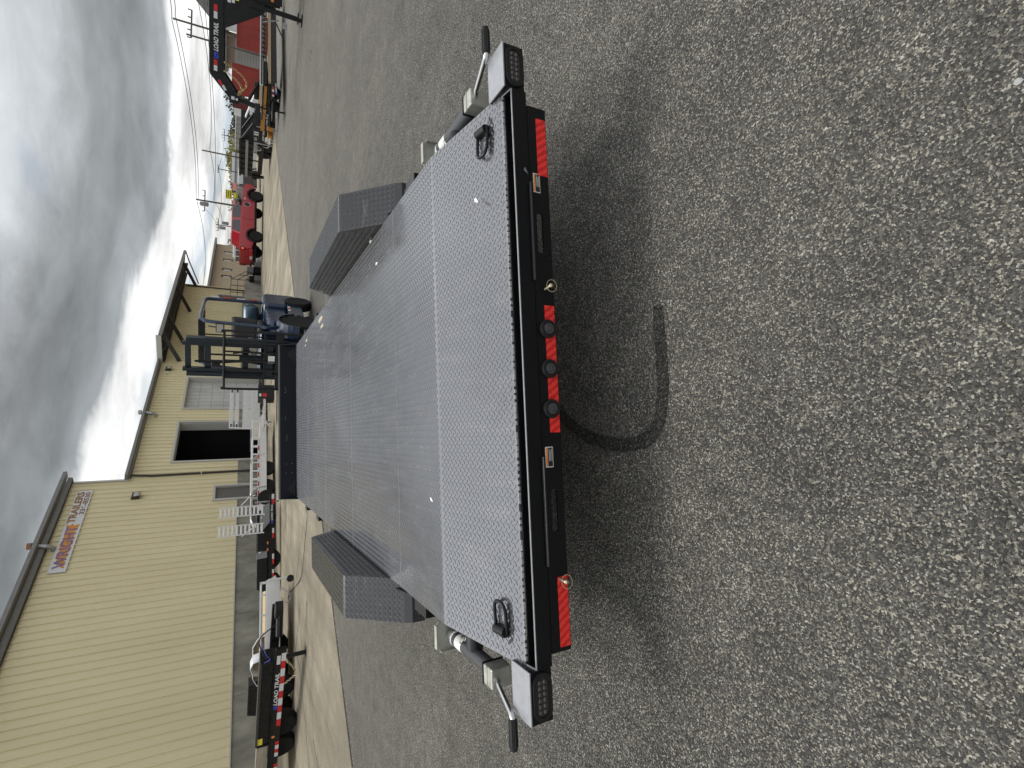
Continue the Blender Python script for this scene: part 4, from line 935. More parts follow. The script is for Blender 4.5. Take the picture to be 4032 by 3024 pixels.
for s in (-1, 1):
    q = MB(); pts = [(.0+.44*math.cos(a), .44*math.sin(a)+.34) for a in np.linspace(R(8), R(165), 12)]; inn = [(.0+.405*math.cos(a), .405*math.sin(a)+.34) for a in np.linspace(R(8), R(165), 12)]
    q.prism(pts+inn[::-1], (0, s*.36, 0), (1, 0, 0), (0, 0, 1), (0, s*.27, 0)); q.build('mudguard', M_FORK, fk)
# tape on the chassis flank
for i, (a, b) in enumerate(((-1.30, -1.20), (-1.20, -1.09), (-1.09, -.99))):
    q = MB(); q.box(a, b, .503, .506, .46, .51); q.build('hazard_tape', M_RWHT if i % 2 == 0 else M_RED, fk)
# seat, gas bottle, steering
q = MB(); q.prism([(-.48, .97), (-.50, 1.08), (-1.0, 1.10), (-1.05, .97)], (0, -.26, 0), (1, 0, 0), (0, 0, 1), (0, .52, 0)); st_ = q.build('seat', M_SEAT, fk, bevel=.04)
q = MB(); q.prism([(-.92, 1.08), (-1.02, 1.52), (-1.10, 1.58), (-1.17, 1.52), (-1.08, 1.06)], (0, -.25, 0), (1, 0, 0), (0, 0, 1), (0, .50, 0)); q.build('backrest', M_SEAT, st_, bevel=.05)
q = MB(); q.lathe([(.05, -.40), (.13, -.37), (.155, -.30), (.155, .30), (.13, .37), (.05, .40)], (-1.55, 0, 1.20), (0, 1, 0), 24); gb_ = q.build('gas_bottle', mat('bottle_teal', (.06, .11, .15), .35, metal=.3, coat=.3), fk, smooth=True)
q = MB(); q.box(-1.62, -1.48, -.22, .22, 1.0, 1.06); q.build('bottle_cradle', M_BLK2, fk)
q = MB(); q.torus((-.12, 0, 1.18), (.5, 0, .86), .17, .014, 28, 8); q.cyl((-.12, 0, 1.18), (.14, 0, .98), .02, 8); q.build('steering_wheel', M_BLK2, fk, smooth=True)
for y_ in (.25, .33):
    q = MB(); q.cyl((.12, y_, 1.05), (.02, y_, 1.32), .008, 6); q.build('lever', M_BLK2, fk)
# overhead guard
gm = M_FORK
for s in (-1, 1):
    q = MB(); q.tube(smooth_path([(-1.62, s*.44, 1.00), (-1.60, s*.44, 1.90), (-1.55, s*.44, 2.02), (-1.45, s*.44, 2.05)], 5), .036, 8); ps = q.build('rear_post', gm, fk, smooth=True)
    for i, z_ in enumerate((1.08, 1.32, 1.56, 1.80)):
        q = MB(); q.box(-1.655, -1.60, s*.478, s*.484, z_, z_+.16) if s > 0 else q.box(-1.655, -1.60, s*.484, s*.478, z_, z_+.16); q.build('hazard_tape', M_RED if i % 2 == 0 else M_RWHT, ps)
    q = MB(); q.tube(smooth_path([(-1.45, s*.44, 2.05), (-.40, s*.44, 2.06), (-.22, s*.44, 2.02), (-.12, s*.44, 1.85), (.05, s*.47, 1.10), (.12, s*.47, .95), (.05, s*.47, .80), (-.05, s*.46, .66)], 5), .034, 8); q.build('front_post', gm, fk, smooth=True)
for i in range(7):
    x_ = -1.40+i*.19; q = MB(); q.box(x_, x_+.05, -.43, .43, 2.04, 2.09); q.build('guard_bar', M_BLK2, fk)
q = MB(); q.box(-.30, -.22, -.45, .45, 1.98, 2.06); q.build('guard_bar', M_BLK2, fk)
q = MB(); q.tube([(-.10, .36, 1.92), (-.06, .36, 1.80)], .012, 6); wlmp = q.build('work_lamp', M_BLK2, fk)
q = MB(); q.box(-.10, -.02, .27, .45, 1.66, 1.80); q.build('lamp_body', M_BLK2, wlmp, bevel=.01)
q = MB(); q.box(-.019, -.014, .285, .435, 1.675, 1.785); q.build('lamp_glass', mat('lamp_lens', (.55, .52, .46), .2), wlmp)
q = MB(); q.tube([(-.02, -.40, 1.98), (.0, -.40, 1.86)], .012, 6); wl2 = q.build('work_lamp', M_BLK2, fk)
q = MB(); q.box(-.04, .04, -.48, -.32, 1.72, 1.86); q.build('lamp_body', M_BLK2, wl2, bevel=.01)
# mast: outer and inner channels, cross heads, cylinders, hoses, chains
for s in (-1, 1):
    q = MB(); q.box(.44, .58, min(s*.28, s*.36), max(s*.28, s*.36), .12, 2.22); q.build('outer_channel', M_FORKG, fk, bevel=.006)
    q = MB(); q.box(.47, .56, min(s*.215, s*.275), max(s*.215, s*.275), .15, 2.28); q.build('inner_channel', M_FORKG, fk, bevel=.004)
    q = MB(); q.cyl((.40, s*.31, .25), (.40, s*.31, 1.62), .030, 12); cyl_ = q.build('lift_cylinder', M_FORKG, fk, smooth=True)
    q = MB(); q.cyl((.40, s*.31, 1.62), (.40, s*.31, 2.20), .018, 10); q.build('rod', M_CHR, cyl_, smooth=True)
    q = MB(); q.cyl((.30, s*.34, .55), (-.05, s*.36, .80), .03, 10); q.build('tilt_cylinder', M_BLK2, fk)
    q = MB(); q.cyl((.46, s*.40, .30), (.46, s*.40, 1.95), .012, 6); q.build('hose', M_RUB, fk)
for z_, h_ in ((2.20, .09), (1.90, .10), (1.30, .10), (.40, .12)):
    q = MB(); q.box(.43, .50, -.275, .275, z_-h_/2, z_+h_/2); q.build('mast_crosshead', M_FORKG, fk, bevel=.006)
q = MB(); q.cyl((.52, .0, .25), (.52, .0, 1.40), .045, 12); fc = q.build('free_lift_cylinder', M_FORKG, fk, smooth=True)
q = MB(); q.tube(smooth_path([(.50, -.10, 2.10), (.48, -.12, 1.70), (.50, -.08, 1.30), (.53, -.14, .9)], 5), .022, 8); q.build('hose', M_RUB, fk)
q = MB(); q.tube(smooth_path([(.50, .08, 1.50), (.52, .12, 1.25), (.55, .10, .9)], 5), .02, 8); q.build('hose', M_RUB, fk)
for y_ in (-.06, .06):
    q = MB(); q.box(.545, .56, y_-.015, y_+.015, .8, 1.85); q.build('lift_chain', M_BLK2, fk)
# carriage, load backrest and forks
for z_ in (.32, .74):
    q = MB(); q.box(.60, .66, -.55, .55, z_-.06, z_+.06); q.build('carriage_bar', M_BLK2, fk, bevel=.006)
q = MB(); q.box(.58, .60, -.30, .30, .28, .80); q.build('carriage_plate', M_BLK2, fk)
q = MB(); q.tube(smooth_path([(.66, -.56, .30), (.66, -.56, 1.58), (.66, -.53, 1.63), (.66, -.48, 1.64), (.66, .48, 1.64), (.66, .53, 1.63), (.66, .56, 1.58), (.66, .56, .30)], 4), .022, 8); q.build('backrest_frame', M_BLK2, fk, smooth=True)
q = MB(); q.box(.65, .67, -.545, .545, .98, 1.005); q.build('backrest_rail', M_BLK2, fk)
for y_ in (-.34, -.17, 0.0, .17, .34):
    q = MB(); q.box(.652, .668, y_-.014, y_+.014, .80, 1.635); q.build('backrest_bar', M_BLK2, fk)
for s in (-1, 1):
    q = MB(); q.box(.665, .705, s*.30-.06, s*.30+.06, .08, .80); q.box(.705, 1.75, s*.30-.06, s*.30+.06, .08, .12); q.build('fork', M_BLK2, fk)
q = MB(); q.box(.662, .667, -.02, .12, .82, .93); q.build('rating_plate', M_STICK, fk)
q = MB(); q.box(.60, .64, -.30, .30, .85, .98); q.build('valve_block', M_FORKG, fk)

# ================================================================== RED PICKUP
TS = 1.15; tdir = V3((.939, .344, 0)); tlat = V3((-tdir[1], tdir[0], 0))
trk0 = gz(1036, 937)+tlat*.85*TS
pk = heading('pickup_truck', trk0, tdir); pk.scale = (TS, TS, TS*1.03)
tag(pk, 'lifted red pickup truck with black wheels parked across the far lot', 'pickup truck')
# local: x=0 rear axle, x=3.7 front axle, +y = far (left) side, near side is -y
def lower(xs):
    """side outline of the body with wheel arches"""
    pts = [(-1.15, .70), (-1.18, 1.20), (-1.15, 1.42), (.95, 1.42), (1.0, 1.36), (3.02, 1.36), (4.2, 1.30), (4.62, 1.22), (4.70, 1.02), (4.68, .72), (4.50, .58), (4.26, .56)]
    pts += [(3.7+.56*math.cos(a), .46+.52*math.sin(a)) for a in np.linspace(R(10), R(170), 12)]
    pts += [(3.08, .52), (.66, .52)]
    pts += [(0+.56*math.cos(a), .46+.52*math.sin(a)) for a in np.linspace(R(10), R(170), 12)]
    pts += [(-.62, .60)]
    return pts
q = MB(); q.prism(lower(0), (0, -.98, 0), (1, 0, 0), (0, 0, 1), (0, 1.96, 0)); bd = q.build('body', M_TRUCK, pk, bevel=.05)
q = MB(); q.box(-1.05, .90, -.80, .80, 1.30, 1.425); q.build('bed_floor', M_BLK2, pk)
cab = MB(); lowp = [(.98, 1.37), (3.10, 1.36)]
A_ = [(.05, -.93, 1.37), (3.30, -.93, 1.34), (3.30, .93, 1.34), (.05, .93, 1.37), (.42, -.75, 1.95), (2.35, -.75, 1.96), (2.35, .75, 1.96), (.42, .75, 1.95)]
cab.add(A_, [(0, 1, 5, 4), (1, 2, 6, 5), (2, 3, 7, 6), (3, 0, 4, 7), (4, 5, 6, 7)]); cab.build('cab', M_TRUCK, pk, bevel=.05)
def quad_on(side, pts, nm, m, par, off=.012):
    q = MB(); P = []
    for x_, z_ in pts:
        t_ = (z_-1.36)/(.57); y_ = side*(.932-.18*t_+off); P.append((x_, y_, z_))
    n = len(P); q.add(P+[(a, b-side*.01, c) for a, b, c in P], [tuple(range(n)), tuple(range(2*n-1, n-1, -1))]+[(i, (i+1) % n, n+(i+1) % n, n+i) for i in range(n)]); return q.build(nm, m, par)
for s in (-1, 1):
    quad_on(s, [(1.52, 1.42), (3.02, 1.40), (2.42, 1.87), (1.56, 1.89)], 'window', M_GLASS, pk)
    quad_on(s, [(.20, 1.43), (1.28, 1.42), (1.30, 1.89), (.50, 1.88)], 'window', M_GLASS, pk)
    for x_ in (1.40, 3.02):
        q = MB(); q.box(x_-.006, x_+.006, s*.985-.004, s*.985+.004, .62, 1.36); q.build('door_gap', M_INK, pk)
    for x_ in (1.52, .75):
        q = MB(); q.box(x_, x_+.20, min(s*.985, s*1.01), max(s*.985, s*1.01), 1.18, 1.23); q.build('handle', M_TRUCK, pk)
    q = MB(); q.box(2.80, 2.95, min(s*.98, s*1.22), max(s*.98, s*1.22), 1.36, 1.56); q.build('mirror', M_BLK2, pk, bevel=.02)
    for xc in (0, 3.7):
        q = MB(); o_ = [(xc+.63*math.cos(a), .46+.60*math.sin(a)) for a in np.linspace(R(2), R(178), 16)]; i_ = [(xc+.53*math.cos(a), .46+.50*math.sin(a)) for a in np.linspace(R(2), R(178), 16)]
        q.prism(o_+i_[::-1], (0, s*.94, 0), (1, 0, 0), (0, 0, 1), (0, s*.10, 0)); q.build('arch_flare', M_BLK2, pk)
        pneu(pk, (xc, s*.86, .43), (0, s, 0), .43, .30, .26, 0)
    q = MB(); q.box(.70, 3.05, min(s*.86, s*1.02), max(s*.86, s*1.02), .50, .56); q.build('running_board', M_BLK2, pk)
    q = MB(); q.box(-1.20, -1.05, min(s*.80, s*.992), max(s*.80, s*.992), 1.02, 1.38); q.build('tail_lamp', mat('tail_red', (.16, .008, .008), .2, coat=.7), pk, bevel=.01)
    q = MB(); q.box(4.40, 4.66, min(s*.70, s*.97), max(s*.70, s*.97), .98, 1.16); q.build('headlamp', M_LENS, pk, bevel=.02)
    q = MB(); q.cyl((2.72, s*.986, 1.02), (2.72, s*.992, 1.02), .20, 24); q.build('door_emblem', mat('emblem_dark', (.05, .01, .015), .4), pk)
    q = MB(); q.torus((2.72, s*.993, 1.02), (0, 1, 0), .20, .012, 28, 6); q.build('door_emblem_ring', M_RWHT, pk)
    q = MB(); q.box(3.15, 3.33, min(s*.985, s*.992), max(s*.985, s*.992), 1.14, 1.20); q.build('fender_badge', M_RWHT, pk)
q = MB(); q.add([(3.27, -.84, 1.40), (3.27, .84, 1.40), (2.40, .70, 1.93), (2.40, -.70, 1.93)], [(0, 1, 2, 3)]); q.v = [(a+.012, b, c+.012) for a, b, c in q.v]; q.build('windscreen', M_GLASS, pk, solid=.006)
q = MB(); q.box(-1.222, -1.202, -.985, -.92, 1.18, 1.28); q.build('lit_lamp', M_TAIL, pk)
q = MB(); q.box(-1.185, -1.15, -.76, .76, .86, 1.38); tg_ = q.build('tailgate', M_TRUCK, pk, bevel=.015)
q = MB(); q.box(-1.32, -1.10, -.90, .90, .62, .80); q.build('rear_bumper', M_TRUCK, pk, bevel=.03)
q = MB(); q.box(-1.335, -1.322, -.30, .02, .64, .78); q.build('number_plate', M_RWHT, pk)
q = MB(); q.box(-1.335, -1.322, .34, .74, .64, .78); q.build('step_recess', M_INK, pk)
q = MB(); q.box(4.60, 4.80, -.92, .92, .60, .86); q.build('front_bumper', M_BLK2, pk, bevel=.04)
q = MB(); q.box(-.9, 4.3, -.45, .45, .40, .56); q.build('underbody', M_INK, pk)

# ================================================================== TRAILERS PARKED ALONG THE WORKSHOP
def frame2(name, pa, pb, z):
    """thing whose ground origin lies under photo point pa and whose local +X runs towards pb (both at height z)"""
    A, B = gz(*pa, z), gz(*pb, z); d = (B-A)[:2]; L = float(np.hypot(*d)); A[2] = 0; return heading(name, A, (d[0], d[1])), L
def lathe_part(parent, name, prof, c, ax, m, seg=20, smooth=True): 
    q = MB(); q.lathe(prof, c, ax, seg); return q.build(name, m, parent, smooth=smooth)
def box_part(parent, name, x0, x1, y0, y1, z0, z1, m, bevel=0.0):
    q = MB(); q.box(x0, x1, y0, y1, z0, z1); return q.build(name, m, parent, bevel=bevel)
def tube_part(parent, name, pts, r, m, seg=8, sm=0):
    q = MB(); q.tube(smooth_path(pts, sm) if sm else pts, r, seg); return q.build(name, m, parent, smooth=True)
def tape_row(parent, x0, x1, n, y, z0, z1, first='white', name='reflective_tape', gap=0.0):
    st = (x1-x0)/n
    for i in range(n):
        w = (i % 2 == 0) == (first == 'white')
        a, b = sorted((x0+i*st, x0+(i+1)*st-gap)); box_part(parent, name, a, b, min(y, y+.002), max(y, y+.002), z0, z1, M_RWHT if w else M_RED)
def chain(parent, pts, m=M_GALV, r=.006, link=.05):
    """hanging chain of real links, one part"""
    P = smooth_path(pts, 8); q = MB(); acc = 0; last = P[0]; k = 0
    for i in range(1, len(P)):
        d = P[i]-last
        if np.linalg.norm(d) >= link*.72:
            dn = d/np.linalg.norm(d); side = np.cross(dn, (0, 0, 1) if k % 2 else (1, .3, 0)); side /= np.linalg.norm(side)+1e-9
            q.torus((P[i]+last)/2, side, link*.34, r, 10, 5, sx=1.45, xdir=dn); last = P[i]; k += 1
    return tag(q.build('safety_chain', m, parent, smooth=True), kind='stuff')
def logo_text(parent, x0, x1, y, z, h, face=-1, first_left=True):
    """blue block logo and the maker's lettering on a beam, reading towards +x (face=-1: seen from -y side)"""
    L = x1-x0; ux = (1, 0, 0); uz = (0, 0, 1)
    q = MB(); e = (0, -.002, 0)
    lw = h*1.25
    for poly in ([(0, 0), (.16, 0), (.26, .62), (.10, .62)], [(.0, 0), (.52, 0), (.55, .22), (.04, .22)], [(.34, .30), (.88, .30), (.92, .56), (.38, .56)], [(.62, 0), (.80, 0), (.86, .30), (.68, .30)]):
        q.prism([(a*lw, b*lw) for a, b in poly], (x0, y, z), ux, uz, e)
    q.build('blue_logo', M_BLUE, parent)
    text_mesh('lettering', 'LOAD TRAIL', h, M_RWHT, parent, (x0+lw*1.02, y-.002, z+.01), ux, uz, depth=.0015, shear=.25, bold=h*.03, width=L-lw*1.05)

# --- white aluminium utility trailer, tongue to the right (local +X runs left, towards its tail; near side is +Y or -Y)
def near_sign(root):
    yv = V3(root.matrix_world.to_3x3() @ Vector((0, 1, 0))); o = V3(root.matrix_world.translation); return 1 if np.dot(yv[:2], (CAM-o)[:2]) > 0 else -1
t1, L1 = frame2('utility_trailer', (994, 1655), (990, 2000), .87); n1 = near_sign(t1)
tag(t1, 'long white aluminium trailer with low side rails in front of the open bay', 'trailer')
def nb(root_n, y0, y1): a, b = root_n*y0, root_n*y1; return (min(a, b), max(a, b))
# local y: 0 is the near side face, negative towards far side
def nbox(root, n, name, x0, x1, d0, d1, z0, z1, m, bevel=0.0):
    """d = depth behind the near face"""
    y0, y1 = sorted((-n*d0, -n*d1)); return box_part(root, name, x0, x1, y0, y1, z0, z1, m, bevel)
for d0 in (0.0, 1.55):
    nbox(t1, n1, 'side_beam', .05, L1, d0, d0+.06, .33, .60, M_ALUW, .006)
    nbox(t1, n1, 'top_rail', .02, L1, d0, d0+.05, .83, .88, M_ALUW, .006)
    for i in range(11):
        x_ = .05+i*(L1-.1)/10; nbox(t1, n1, 'rail_post', x_, x_+.04, d0, d0+.04, .60, .83, M_ALUW)
nbox(t1, n1, 'deck', .05, L1, .06, 1.55, .56, .60, M_WOODG)
nbox(t1, n1, 'front_panel', .0, .05, .0, 1.6, .33, .85, M_ALUW)
nbox(t1, n1, 'rub_strip', .9, L1, -.012, -.002, .585, .665, M_ALU)
tape_row(t1, 1.25, L1-.1, 13, n1*.013, .60, .65, 'red')
q = MB(); q.prism([(.0, 0), (-.55, -.04), (-.75, -.16), (-.75, -.24), (.0, -.27)], (0, -n1*.70, .60), (1, 0, 0), (0, 0, 1), (0, -n1*.10, 0)); q.build('tongue', M_ALUW, t1, bevel=.01)
for s_ in (-.75, -.70): pass
tube_part(t1, 'tongue_jack', [(-.30, -n1*.66, .10), (-.30, -n1*.66, .80)], .035, M_GALV, 10)
tube_part(t1, 'jack_handle', [(-.30, n1*.0-n1*.62, .30), (-.28, -n1*.50, .32), (.10, -n1*.46, .22), (.14, -n1*.44, .16)], .016, M_WHT, 6)
box_part(t1, 'winch', -.28, -.10, min(-n1*.62, -n1*.80), max(-n1*.62, -n1*.80), .62, .80, M_ALU, .01)
for x_ in (2.21, 3.02):
    pneu(t1, (x_, -n1*.16, .30), (0, n1, 0), .30, .19, .19, 0, M_ALU)
q = MB(); pts = [(1.62, .40), (1.75, .80), (1.95, .92), (3.35, .92), (3.52, .80), (3.6, .40)]; q.strip([(a, n1*.02, b) for a, b in pts], (0, -n1*.30, 0)); q.build('fender', M_ALUW, t1, solid=.006, smooth=True)

# --- silver flatbed truck body with slotted headache rack behind it
t0, L0 = frame2('truck_bed_body', (1010, 1530), (1010, 1690), .55); n0 = near_sign(t0)
tag(t0, 'silver aluminium truck bed with slotted headboard standing before the closed door', 'truck bed')
zb = .80
nbox(t0, n0, 'deck', 0, L0, .0, 2.0, zb-.10, zb, M_ALU, .01)
nbox(t0, n0, 'side_skirt', 0, L0, -.02, -.001, zb-.42, zb-.02, M_ALU, .006)
hb = nbox(t0, n0, 'headboard_panel', .05, L0-.05, .0, .04, zb, zb+.42, M_ALU)
for x_ in (.0, L0-.05):
    q = MB(); q.bar((x_+.02, 0, zb), (x_+.10*(1 if x_ == 0 else -1)+.02, 0, zb+1.02), .05, .06); q.build('headboard_post', M_ALUW, t0)
nbox(t0, n0, 'headboard_top', .06, L0-.10, -.01, .05, zb+.86, zb+1.04, M_ALU, .01)
nbox(t0, n0, 'headboard_rail', .06, L0-.08, .0, .04, zb+.60, zb+.76, M_ALU, .01)
for zz_, xs_ in ((zb+.94, (.16, .26, L0-.36, L0-.26)), (zb+.68, (.14, .24, L0-.34, L0-.24))):
    for x_ in xs_: nbox(t0, n0, 'slot', x_, x_+.075, -.016, -.011 if zz_ > zb+.9 else -.001, zz_-.045, zz_+.045, M_INK, .015)
for k in range(4): nbox(t0, n0, 'leg', .1+k*.5, .16+k*.5, .2, .26, .0, zb-.10, M_BLK2)
# --- black hitch box peeping out right of it
tb, Lb = frame2('hitch_box', (1072, 1516), (1072, 1568), .2); nbx = near_sign(tb)
tag(tb, 'small black trailer tail with red lamp just left of the forklift', 'trailer')
nbox(tb, nbx, 'tail_frame', 0, Lb, 0, .5, .12, .72, M_BLK2, .01); nbox(tb, nbx, 'tail_lamp', Lb-.22, Lb-.06, -.01, -.001, .40, .55, M_RED); nbox(tb, nbx, 'number_plate', Lb-.20, Lb-.08, -.012, -.001, .60, .68, M_RWHT)
nbox(tb, nbx, 'deck_boards', Lb, Lb+.9, .1, .9, .42, .47, M_WOOD)
for dd_ in (0.05, .85): nbox(tb, nbx, 'side_bar', Lb, Lb+1.1, dd_, dd_+.06, .44, .52, M_ALU)

# --- aluminium trailer with two upright loading ramps
t2, L2 = frame2('ramp_trailer', (1045, 1925), (1047, 2200), .38); n2 = near_sign(t2)
tag(t2, 'aluminium trailer with white round fenders and two ladder ramps folded up', 'trailer')
nbox(t2, n2, 'side_beam', -.2, L2, .05, .12, .36, .56, M_ALU, .01); nbox(t2, n2, 'side_beam', -.2, L2, 1.6, 1.67, .36, .56, M_ALU, .01); nbox(t2, n2, 'deck', -.2, L2, .12, 1.6, .50, .55, M_ALU)
q = MB(); fp = [(-.12, .36), (-.10, .62), (.05, .82), (.25, .90), (1.25, .90), (1.45, .82), (1.55, .60)]
q.strip([(a, n2*.04, b) for a, b in fp], (0, -n2*.32, 0)); q.build('fender', M_ALUW, t2, smooth=True, solid=.008)
q = MB(); q.prism([(.0, .3), (.02, .62), (.15, .80), (.30, .85), (1.22, .85), (1.38, .78), (1.46, .3)], (0, -n2*.30, 0), (1, 0, 0), (0, 0, 1), (0, -n2*.02, 0)); q.build('fender_back', M_GREYP, t2)
for x_ in (.35, 1.05): pneu(t2, (x_, -n2*.10, .33), (0, n2, 0), .33, .2, .2, 0, M_ALU)
def ramp(pa, pb, ztop, zbot):
    A, B = at(*pa, 18.6), at(*pb, 18.6); d = (B-A)[:2]; Lr = float(np.hypot(*d)); A[2] = 0
    r_ = heading('loading_ramp', A, (d[0], d[1]))
    lean = .10
    for x_ in (0, Lr-.035):
        q = MB(); q.bar((x_+.0175, 0, zbot), (x_+.0175, lean, ztop), .035, .09, (0, 1, 0)); q.build('rail', M_ALUW, r_)
    n = 11
    for i in range(n):
        t_ = (i+.5)/n; z_ = zbot+(ztop-zbot)*t_; q = MB(); q.obox((Lr/2, lean*t_, z_), (Lr/2-.03, 0, 0), (0, .035, .006), (0, -.004, .024)); q.build('rung', M_WHT, r_)
    return r_
ra_ = ramp((870, 2000), (870, 2041), 1.86, .60); tag(ra_, 'right of two white ladder ramps standing upright against the tan wall', 'ramp', 'upright loading ramps')
rb_ = ramp((870, 2073), (870, 2116), 1.88, .60); tag(rb_, 'left of two white ladder ramps standing upright against the tan wall', 'ramp', 'upright loading ramps')
for pa, pb in (((950, 1992), (985, 1955)), ((952, 2113), (1003, 2075))):
    q = MB(); q.cyl(at(*pa, 18.4), at(*pb, 17.9), .02, 6); o = q.build('ramp_strut', M_GALV); tag(o, 'grey slanting strut propping the %s ladder ramp' % ('right' if pa[1] < 2050 else 'left'), 'strut')

# --- black tandem trailer with grey tool box on its drawbar
t3, L3 = frame2('box_trailer', (1081, 1958), (1080, 2330), .21); n3 = near_sign(t3)
tag(t3, 'low black trailer with grey tool box and striped tape beside the ramps', 'trailer')
nbox(t3, n3, 'frame_beam', -.12, L3, .0, .08, .21, .36, M_BLK, .01); nbox(t3, n3, 'frame_beam', .6, L3, 1.6, 1.68, .21, .36, M_BLK, .01)
nbox(t3, n3, 'body', .24, 1.76, .10, .55, .36, .76, M_BLK, .02)
q = MB(); q.prism([(.18, .36), (.85, .36), (1.20, .66), (.62, .66), (.26, .55)], (0, n3*.012, 0), (1, 0, 0), (0, 0, 1), (0, -n3*.06, 0)); q.build('tool_box', M_GREYP, t3, bevel=.01)
for x_, z_ in ((.62, .60), (.52, .52), (.98, .62)): box_part(t3, 'latch', x_, x_+.09, min(n3*.015, n3*.03), max(n3*.015, n3*.03), z_, z_+.03, M_RWHT)
nbox(t3, n3, 'side_box', 1.22, 1.76, -.005, .09, .37, .74, M_BLK, .02)
tape_row(t3, -.12, .22, 2, n3*.003, .22, .30, 'white'); tape_row(t3, 1.05, 1.38, 2, n3*.003, .22, .28, 'white'); tape_row(t3, 1.90, 2.23, 2, n3*.003, .22, .28, 'white'); tape_row(t3, 2.40, 2.64, 2, n3*.003, .22, .28, 'white')
for x_ in (1.48, 1.70): box_part(t3, 'side_lamp', x_, x_+.09, min(n3*.004, n3*.012), max(n3*.004, n3*.012), .40, .44, M_ORNG)
q = MB(); q.prism([(1.76, .42), (1.86, .74), (2.98, .74), (3.10, .42)], (0, -n3*.08, 0), (1, 0, 0), (0, 0, 1), (0, -n3*.22, 0)); q.build('fender', M_BLK, t3, bevel=.02)
q = MB(); q.prism([(1.755, .43), (1.855, .752), (2.02, .752), (2.0, .43)], (0, -n3*.075, 0), (1, 0, 0), (0, 0, 1), (0, -n3*.22, 0)); q.build('fender_end', M_GREYP, t3)
for x_ in (2.05, 2.78): pneu(t3, (x_, -n3*.20, .33), (0, n3, 0), .33, .2, .2, 0)
tube_part(t3, 'tongue_jack', [(.10, -n3*.2, .05), (.10, -n3*.2, .82)], .03, M_GALV, 8); box_part(t3, 'data_plate', .24, .40, min(n3*-.095, n3*-.09), max(n3*-.095, n3*-.09), .60, .72, M_RWHT)
# lettering must read left to right for the camera: place it on a child that faces the near side
def facing(root, n, L):
    """child frame: x runs to the right as seen from the near side, -y is the near face; origin at the local point that appears leftmost"""
    e = bpy.data.objects.new('lettering_panel', None); col.objects.link(e); e.parent = root
    if n < 0: e.matrix_local = Matrix(((1, 0, 0, 0), (0, 1, 0, 0), (0, 0, 1, 0), (0, 0, 0, 1)))
    else: e.matrix_local = Matrix(((-1, 0, 0, L), (0, -1, 0, 0), (0, 0, 1, 0), (0, 0, 0, 1)))
    return e
f3 = facing(t3, n3, L3)
logo_text(f3, L3-.90, L3-.23, -.003, .252, .085)

# --- white car-hauler trailer on a caster jack
t4, L4 = frame2('white_trailer', (1103, 2278), (1103, 2700), .33); n4 = near_sign(t4)
tag(t4, 'white steel trailer on a caster jack with timber deck, mid left of the yard', 'trailer')
nbox(t4, n4, 'side_beam', .0, L4, .0, .05, .33, .66, M_ALUW, .01); nbox(t4, n4, 'side_beam', .4, L4, 1.7, 1.75, .33, .66, M_ALUW, .01)
nbox(t4, n4, 'top_rail', .04, L4, .0, .05, .755, .80, M_ALUW, .008); nbox(t4, n4, 'front_post', .02, .08, .0, .06, .64, .80, M_ALUW)
for x_ in (.32, .80, 1.23, 1.70): nbox(t4, n4, 'rail_post', x_, x_+.05, .0, .04, .66, .755, M_ALUW)
for i in range(8): nbox(t4, n4, 'deck_plank', .25, L4, .08+i*.2, .08+i*.2+.19, .63, .67, M_WOOD)
q = MB(); q.prism([(.30, .33), (.02, .40), (-.10, .44), (-.04, .54), (.02, .60), (.30, .56)], (0, n4*.008, 0), (1, 0, 0), (0, 0, 1), (0, -n4*.05, 0)); q.build('coupler_plate', M_ALUW, t4)
tube_part(t4, 'caster_jack', [(.0, n4*.06, .62), (.0, n4*.06, .14)], .026, M_ALUW, 8)
cst = empty('caster_wheel', (0, 0, 0)); cst.parent = t4
lathe_part(cst, 'tyre', [(.03, -.025), (.08, -.03), (.09, -.015), (.09, .015), (.08, .03), (.03, .025)], (.03, n4*.06, .09), (0, 1, 0), M_RUB)
chain(t4, [(.45, n4*.02, .34), (.62, n4*.08, .16), (.42, n4*.10, .10), (.22, n4*.02, .32)], M_GALV)
for i in range(3): box_part(t4, 'blue_print', .62, 1.30, min(n4*.003, n4*.001), max(n4*.003, n4*.001), .405+i*.022, .412+i*.022, M_BLUE)
q = MB(); fp = [(1.30, .62), (1.38, .82), (1.55, .93), (2.25, .93), (2.42, .84), (2.5, .62)]; q.strip([(a, -n4*.30, b) for a, b in fp], (0, -n4*.25, 0)); q.build('fender', M_ALUW, t4, solid=.01, smooth=True)
q = MB(); q.prism(fp, (0, -n4*.52, 0), (1, 0, 0), (0, 0, 1), (0, -n4*.01, 0)); q.build('fender_back', mat('tan_panel', (.34, .30, .23), .6), t4)
for x_ in (1.7, 2.35): pneu(t4, (x_, n4*.0-n4*1.85, .34), (0, n4, 0), .34, .2, .2)
nbox(t4, n4, 'rear_gate', L4-.05, L4, .0, 1.75, .33, .80, M_ALUW); 

